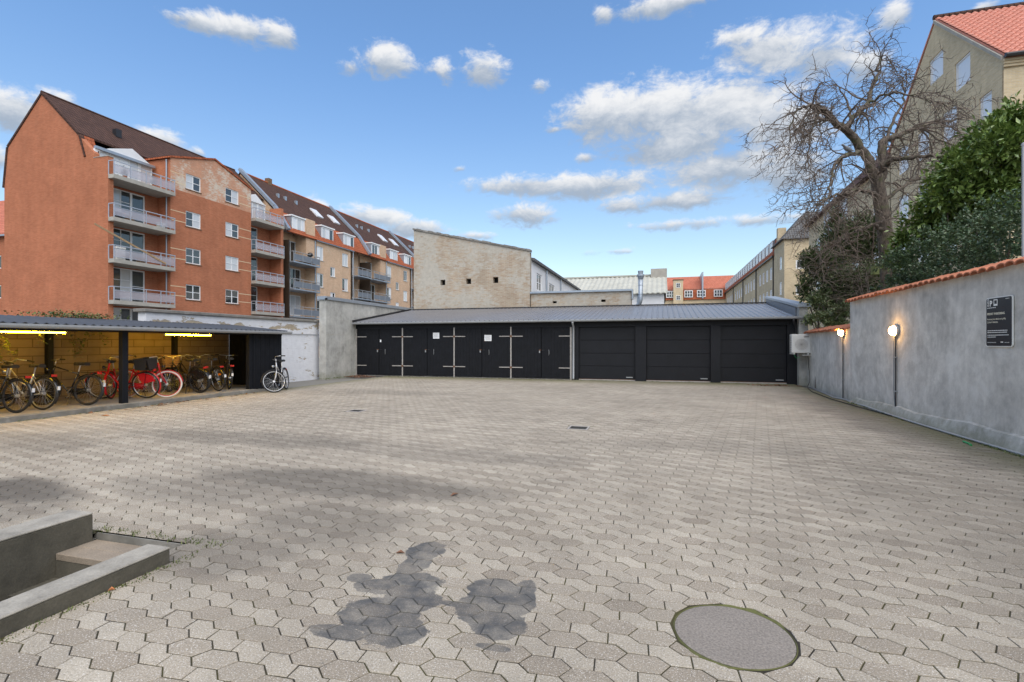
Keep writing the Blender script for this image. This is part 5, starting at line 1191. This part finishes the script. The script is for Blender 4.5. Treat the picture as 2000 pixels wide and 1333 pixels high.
# gable building on the right
yb, Y2 = bld('apartment_building', (18, 31, 0), 'tall yellow brick gable with white windows and bright pink-red tile roof')
wins = [(27.9, 29.15, 13.36, 14.7), (30.2, 31.56, 14.8, 16.1), (26.34, 27.22, 11.15, 12.2)]+[(y, y+1.25, z, z+1.5) for y in (29.0, 31.6, 33.9) for z in (11.3, 8.5, 5.7)]+[(26.4, 27.5, z, z+1.3) for z in (8.6, 5.8)]
wins = [w for w in wins]
b = MB(); low = [w for w in wins if w[3] < 13.1]; b.sheet(Fr2, 25.63, 36.2, -.05, 13.1, low, 0, .12)
w1, w2 = wins[0], wins[1]
b.sheet(Fr2, 27.2, 34.6, 13.1, 14.75, [w1], 0, .12); b.sheet(Fr2, 28.9, 32.9, 14.75, 16.12, [w2], 0, .12)
for poly in ([(25.63,13.1),(27.2,13.1),(27.2,14.52)], [(27.2,14.52),(27.2,14.75),(27.45,14.75)], [(27.45,14.75),(28.9,14.75),(28.9,16.07)], [(28.9,16.07),(28.9,16.12),(28.96,16.12)], [(28.96,16.12),(32.9,16.12),(32.86,16.12),(30.9,17.9)], [(32.9,14.75),(34.37,14.75),(32.9,16.08)], [(34.6,13.1),(36.2,13.1),(34.6,14.55)], [(34.37,14.75),(34.6,14.75),(34.6,14.55)]): b.face([Fr2(p[0], p[1], 0) for p in poly])
Y2(b.build('gable_wall', MAT['yellow_brick'], yb, recalc=False))
for h in wins: window(yb, Fr2, *h, -.05, 1, 1, .08, 'glass_sky_painted')
Fy2 = FY(25.6, -1); Y2(MB().box(13.42, 26, 25.6, 25.9, -.05, 13.0).build('front_wall', MAT['yellow_brick'], yb))
for k in range(3): Y2(MB().box(13.38-.02*k, 26, 25.5-.05*k, 25.58, 12.72+.10*k, 12.815+.10*k).build('cornice', MAT['yellow_brick'], yb))
Y2(MB().box(13.9, 26, 26.0, 36.0, -.05, 13.0).build('core', MAT['yellow_brick'], yb)); b = MB()
b.hexa([(13.35,25.35,13.05),(26,25.35,13.05),(26,30.9,17.90),(13.35,30.9,17.90),(13.35,25.35,13.12),(26,25.35,13.12),(26,30.9,17.98),(13.35,30.9,17.98)]); b.hexa([(13.35,36.5,13.05),(26,36.5,13.05),(26,30.9,17.90),(13.35,30.9,17.90),(13.35,36.5,13.2),(26,36.5,13.2),(26,30.9,18.02),(13.35,30.9,18.02)]); rfy = Y2(b.build('roof', MAT['pantile'], yb))
Y2(MB().tube([(13.3,25.25,13.08),(26,25.25,13.08)], .09, 8).build('gutter', MAT['dark_metal'], yb)); b = MB()
b.hexa([(13.28,25.5,13.0),(13.42,25.5,13.0),(13.42,30.9,17.72),(13.28,30.9,17.72),(13.28,25.5,13.16),(13.42,25.5,13.16),(13.42,30.9,17.9),(13.28,30.9,17.9)]); Y2(b.build('verge_mortar', MAT['slab_concrete'], yb))
Y2(MB().tube([(13.3,30.9,18.02),(26,30.9,18.02)], .12, 8).build('ridge_tiles', MAT['brown_tile'], yb))
# pantiles on the slope that faces the yard
pm = MB(); pf_ = []
for k in range(9): u = k/8; pf_.append((u*.30, .045*math.sin(u*2*math.pi)+.03))
for i in range(8):
    (xa, ha), (xb_, hb) = pf_[i], pf_[i+1]
    pm.face([(xa,-.20,ha+.03),(xb_,-.20,hb+.03),(xb_,.20,hb),(xa,.20,ha)]); pm.face([(xa,-.20,ha-.005),(xb_,-.20,hb-.005),(xb_,-.20,hb+.03),(xa,-.20,ha+.03)])
pmesh = pm.mesh('roof_tile', recalc=False); pmesh.materials.append(MAT['pantile']); sl = math.atan2(17.98-13.12, 30.9-25.35); Ls = math.hypot(17.98-13.12, 30.9-25.35); nr_ = 20; cnt = 0; rest = MB()
for r_ in range(nr_):
    for c_ in range(41):
        s_ = .17+r_*(Ls-.2)/nr_; x = 13.36+c_*.30; y, z = 25.35+s_*math.cos(sl), 13.12+s_*math.sin(sl)+.012
        if c_ < 15:
            o = bpy.data.objects.new('roof_tile', pmesh); COL.objects.link(o); o.parent = yb; o.location = Vector((x, y, z))-Vector(yb.location); o.rotation_euler = (sl+random.uniform(-.012, .012), 0, random.uniform(-.008, .008))
        else:
            Mt = Matrix.Translation((x, y, z)) @ Matrix.Rotation(sl, 4, 'X'); b0 = len(rest.v); rest.v += [tuple(Mt @ v.co) for v in pmesh.vertices]; rest.f += [[b0+i for i in p.vertices] for p in pmesh.polygons]
tag(Y2(rest.build('tile_field', MAT['pantile'], yb, recalc=False)), kind='stuff')
# ================================================================== trees and shrubs behind the garden wall
F3, R3 = Vector((-math.sin(YAW), math.cos(YAW), 0)), Vector((math.cos(YAW), math.sin(YAW), 0))
def spot(u, v, t): return Vector((0, 0, 1.5))+(F3+R3*((u-1000)/1000)+Vector((0, 0, (671-v)/1000)))*t
rt_ = random.Random(11)
tr = empty('bare_tree', (6.5, 18.0, 0), 0, 'gnarled leafless old tree with drooping twigs behind the garden wall', 'tree')
TO = Vector(tr.location)
limbs = [
 ([(1742,700,15.6),(1738,600,15.6),(1735,520,15.6),(1728,450,15.6),(1719,390,15.6),(1712,343,15.6)], .26, .17),
 ([(1716,360,15.6),(1701,328,15.6),(1682,293,15.5),(1656,258,15.3),(1622,233,15.0),(1606,214,14.8),(1584,205,14.6)], .16, .055),
 ([(1716,360,15.6),(1724,320,15.8),(1721,280,16.0),(1754,265,16.3),(1795,249,16.6),(1827,240,16.8),(1874,233,17.0)], .13, .03),
 ([(1650,254,15.3),(1666,233,15.5),(1694,202,15.8),(1701,176,16.0),(1715,142,16.2),(1720,113,16.3)], .09, .03),
 ([(1722,330,15.7),(1745,310,15.3),(1779,309,14.9),(1842,306,14.4),(1880,300,14.2)], .09, .025),
 ([(1684,296,15.5),(1655,303,15.0),(1634,318,14.7),(1623,347,14.5),(1619,378,14.4),(1600,397,14.2)], .065, .02),
 ([(1716,385,15.6),(1690,372,15.1),(1656,378,14.6),(1620,385,14.3),(1596,402,14.0)], .07, .02),
 ([(1722,395,15.6),(1755,370,16.0),(1790,350,16.5),(1830,345,16.9)], .07, .02),
 ([(1606,214,14.8),(1590,240,14.7),(1580,280,14.6),(1578,330,14.5)], .04, .012),
 ([(1622,233,15.0),(1590,235,15.6),(1560,250,16.2),(1540,280,16.6)], .045, .012),
 ([(1724,300,15.9),(1745,240,16.4),(1765,190,16.8),(1760,150,17.0)], .06, .015),
 ([(1728,450,15.6),(1700,440,15.0),(1660,455,14.5),(1630,480,14.2)], .06, .015),
 ([(1584,205,14.6),(1560,215,14.2),(1545,245,14.0),(1540,290,13.9)], .035, .01),
 ([(1795,249,16.6),(1830,270,16.2),(1870,285,16.0),(1900,280,15.8)], .035, .01),
 ([(1694,202,15.8),(1735,185,15.3),(1780,185,14.9),(1820,200,14.6)], .045, .012),
 ([(1666,233,15.5),(1650,190,16.2),(1630,165,16.6)], .04, .012)]
def smooth_path(pts, n=5):
    out = []
    P = [pts[0]]+pts+[pts[-1]]
    for i in range(1, len(P)-2):
        for k in range(n):
            t = k/n; a, b_, c, d_ = P[i-1], P[i], P[i+1], P[i+2]
            out.append(.5*((2*b_)+(c-a)*t+(2*a-5*b_+4*c-d_)*t*t+(3*b_-a-3*c+d_)*t**3))
    out.append(pts[-1]); return out
wood = MB(); twig = MB(); thin = MB()
def grow(b, p, d, L, r, depth, seg, droop, kink):
    pts = [p.copy()]; q = p.copy(); d = d.normalized(); st = L/seg
    for k in range(seg):
        d = (d+Vector((rt_.gauss(0, kink), rt_.gauss(0, kink), rt_.gauss(0, kink)-droop))).normalized(); q = q+d*st; pts.append(q.copy())
    b.tube(pts, [r*(1-.75*i/seg) for i in range(seg+1)], 5 if depth > 1 else 3, cap=False)
    return pts
def rnd_dir(t, spread=1.):
    v = Vector((rt_.gauss(0, 1), rt_.gauss(0, 1), rt_.gauss(0, .8))); v = v-t*v.dot(t)*.6
    return (v.normalized()*spread+t*.6).normalized()
for li, (pts, r0, r1) in enumerate(limbs):
    P = smooth_path([spot(*p)-TO for p in pts]); n = len(P)
    if li: P = [p+Vector((rt_.gauss(0, .025), rt_.gauss(0, .025), rt_.gauss(0, .025))) if 0 < i < n-1 else p for i, p in enumerate(P)]
    rad = [r0+(r1-r0)*i/(n-1) for i in range(n)]
    wood.tube(P, rad, 9 if r0 > .1 else 7)
    start = int(n*(.72 if li == 0 else .25)); 
    L = sum((P[i+1]-P[i]).length for i in range(n-1)); m = int(4+L*4.6) if li else 6
    for k in range(m):
        i = rt_.randint(start, n-1) if k > 2 else n-1; t = (P[min(i+1, n-1)]-P[max(i-1, 0)]).normalized()
        L2 = rt_.uniform(.6, 1.7); sub = grow(twig, P[i], rnd_dir(t), L2, min(.030, rad[i]*.5), 2, 8, .10, .22)
        for j in range(2, 9):
            for _ in range(1 if rt_.random() < .75 else 2):
                tt = (sub[j]-sub[j-1]).normalized(); L3 = rt_.uniform(.22, .65); s3 = grow(twig, sub[j], rnd_dir(tt), L3, .0115, 1, 5, .09, .28)
                for e_ in range(1, 6):
                    if rt_.random() < .55: grow(thin, s3[e_], rnd_dir((s3[e_]-s3[e_-1]).normalized()), rt_.uniform(.08, .28), .0052, 0, 3, .05, .28)
wood.build('trunk', MAT['bark'], tr, smooth=True, recalc=False)
twig.v += []; b0 = len(twig.v); twig.v += thin.v; twig.f += [[b0+i for i in f] for f in thin.f]
twig.build('crown', MAT['twig'], tr, recalc=False)
bb = empty('bird_box', spot(1709, 528, 15.1), YAW, 'green bird box hanging on the tree trunk', 'bird box')
MB().box(-.08, .08, -.08, .08, -.14, .14).build('box', MAT['ivy_leaf'], bb, bevel=.01); MB().hexa([(-.11,-.13,.15),(.11,-.13,.15),(.11,.1,.19),(-.11,.1,.19),(-.11,-.13,.17),(.11,-.13,.17),(.11,.1,.21),(-.11,.1,.21)]).build('roof', MAT['moss'], bb)
MB().lathe([(.0001,0),(.02,0),(.02,.01),(.0001,.01)], 12, Matrix.Translation((0,-.082,.04)) @ Matrix.Rotation(R(90), 4, 'X')).build('hole', MAT['dark_void'], bb)
pg = MB(); cs = [(-.20,.012,.02),(-.12,.03,.03),(-.04,.065,.05),(.03,.075,.075),(.09,.06,.11),(.12,.042,.15),(.15,.036,.18),(.175,.03,.185),(.195,.01,.18),(.215,.003,.172)]
for k in range(len(cs)-1):
    for j in range(10):
        a0, a1 = j*math.pi/5, (j+1)*math.pi/5; f = lambda c, a: (c[0], c[1]*math.cos(a), c[2]+c[1]*math.sin(a))
        pg.face([f(cs[k], a0), f(cs[k], a1), f(cs[k+1], a1), f(cs[k+1], a0)])
po = pg.build('pigeon', MAT['panel_grey'], smooth=True, recalc=False); po.location = spot(1656, 300, 15.0)+Vector((0, 0, .06)); po.rotation_euler = (0, 0, R(200)); tag(po, 'grey pigeon perched on a limb of the bare tree', 'bird')

def leaf(b, p, d, n, s, w=.34):
    d = d.normalized(); side = d.cross(n)
    if side.length < .02: side = d.cross(Vector((.3, .8, .1)))
    side.normalize(); up = side.cross(d); q = p+d*s; m = p+d*s*.48+up*s*.06
    b.face([p, m-side*s*w, q, m]); b.face([p, m, q, m+side*s*w])
def shrub(name, lab, cat, blobs, size, count, mat, droop=.25, w=.30, stems=6, base_z=0., jitter=.3):
    c = Vector((0, 0, 0)); tot = sum(r.x*r.y*r.z for _, r in blobs)**1.0
    for p, r in blobs: c += p
    c /= len(blobs); e = empty(name, (c.x, c.y, base_z), 0, lab, cat); o = Vector(e.location); b = MB()
    wts = [(r.x*r.y+r.y*r.z+r.x*r.z) for _, r in blobs]; sw = sum(wts)
    for (p, r), wgt in zip(blobs, wts):
        nl = int(count*wgt/sw)
        clus = max(6, nl//16)
        for k in range(clus):
            a = Vector((rt_.gauss(0, 1), rt_.gauss(0, 1), rt_.gauss(0, 1))).normalized(); rr = rt_.uniform(.55, 1.12)
            tip = p+Vector((a.x*r.x, a.y*r.y, a.z*r.z))*rr; out = (Vector((a.x, a.y, a.z+.35))).normalized()
            for j in range(16):
                d = (out+Vector((rt_.gauss(0, .7), rt_.gauss(0, .7), rt_.gauss(0, .6)-droop))).normalized()
                leaf(b, tip-out*rt_.uniform(0, 1)*size*2.2+Vector((rt_.gauss(0, 1), rt_.gauss(0, 1), rt_.gauss(0, 1)))*size*jitter-o, d, Vector((rt_.gauss(0, .5), rt_.gauss(0, .5), 1)), size*rt_.uniform(.65, 1.2), w)
    b.build('foliage', MAT[mat], e, recalc=False)
    for k in range(stems):
        p, r = blobs[k % len(blobs)]; root = Vector((c.x+rt_.gauss(0, .3), c.y+rt_.gauss(0, .5), base_z)); MB().tube([root-o, (root*.5+p*.5)+Vector((rt_.gauss(0, .1), rt_.gauss(0, .1), 0))-o, p-o], [.045, .03, .012], 6).build('stem', MAT['bark'], e)
    return e
V3 = Vector
shrub('laurel_bush', 'large glossy green laurel with long leaves spilling above the garden wall', 'bush',
  [(spot(u, v, t), V3((a, a, c))) for (u, v, t, a, c) in ((1965,290,11.3,.85,.65),(1900,330,11.8,.75,.6),(1985,232,11.6,.6,.4),(1850,385,12.2,.65,.5),(1805,430,12.8,.5,.42),(1770,465,13.2,.36,.34),(1935,258,12.2,.5,.4),(2060,280,11.2,1,1),(1980,390,11.8,.9,.7),(1890,420,12.4,.75,.6),(1870,310,12.4,.42,.38),(1835,350,12.6,.42,.34),(1930,370,11.6,.7,.6),(1840,455,12.7,.6,.45),(1760,500,13.4,.4,.4),(1905,272,12.2,.35,.3))],
  .16, 24000, 'laurel_leaf', .25, .21, 10)
shrub('box_bush', 'dense dark small-leaved evergreen hedge right behind the tiled wall top', 'bush',
  [(spot(u, v, t), V3((.62, .75, r))) for (u, v, t, r) in ((1990,440,8.9,.6),(1930,450,9.8,.62),(1890,470,10.6,.6),(1850,480,11.4,.62),(1800,505,12.2,.55),(1765,520,13.0,.5),(1960,500,9.2,.5),(1900,520,10.2,.5),(1850,530,11.2,.5),(1800,545,12.2,.45),(2060,430,8.5,.8),(1760,560,13.2,.4))],
  .062, 27000, 'box_leaf', .1, .34, 12)
shrub('yew_tree', 'dark green yew with upswept needles behind the lower wall', 'tree',
  [(spot(u, v, t), V3((a, a, c))) for (u, v, t, a, c) in ((1600,520,19,.65,.8),(1570,560,19,.30,.6),(1640,480,19.5,.8,1.0),(1690,470,19.5,.8,1.1),(1650,560,18.5,.9,.8),(1700,560,18,.7,.8),(1610,590,18.6,.6,.5),(1575,500,19.2,.22,.35),(1632,430,19.6,.35,.5))],
  .17, 27000, 'yew_leaf', -.25, .15, 8)
shrub('rhododendron_bush', 'pale green broad-leaved shrub growing by the end of the garages', 'bush',
  [(spot(u, v, t), V3((a, a, c))) for (u, v, t, a, c) in ((1600,585,17.6,.38,.32),(1620,620,17.2,.45,.32),(1650,605,16.8,.4,.3),(1585,625,18.2,.25,.25),(1640,635,16.8,.4,.25))],
  .13, 3400, 'rhodo_leaf', .2, .24, 6)
# brushwood of bare arching twigs
bs = empty('bare_shrub', (6.2, 17.2, 0), 0, 'tangle of bare brown arching twigs in front of the yew', 'bush'); BO = Vector(bs.location); b = MB()
for k in range(95):
    p0 = spot(rt_.uniform(1665, 1735), rt_.uniform(500, 615), rt_.uniform(16.0, 17.6)); d = Vector((-1, -.15, rt_.uniform(-.15, .35)))+Vector((rt_.gauss(0, .3), rt_.gauss(0, .5), rt_.gauss(0, .15)))
    s1 = grow(b, p0-BO, d, rt_.uniform(.7, 1.7), .0065, 1, 8, .035, .10)
    for j in (3, 5, 6, 7):
        if rt_.random() < .7: grow(b, s1[j], rnd_dir((s1[j]-s1[j-1]).normalized(), .6), rt_.uniform(.2, .5), .0045, 0, 4, .03, .15)
b.build('twigs', MAT['twig'], bs, recalc=False)
for k in range(9): p = spot(rt_.uniform(1670, 1720), rt_.uniform(500, 590), 16.8); MB().tube([Vector((rt_.gauss(0, .3), rt_.gauss(0, .3), 0)), p-BO], [.035, .012], 5).build('stem', MAT['bark'], bs)
pp = empty('metal_pole', (5.62, 10.22, 0), 0, 'slim grey metal pole rising behind the garden wall among the laurel', 'pole'); MB().tube([(0,0,0),(0,0,4.7)], .024, 8).build('shaft', MAT['grey_metal'], pp); MB().lathe([(.0001,4.74),(.03,4.72),(.03,4.68),(.0001,4.68)], 10).build('cap', MAT['grey_metal'], pp)
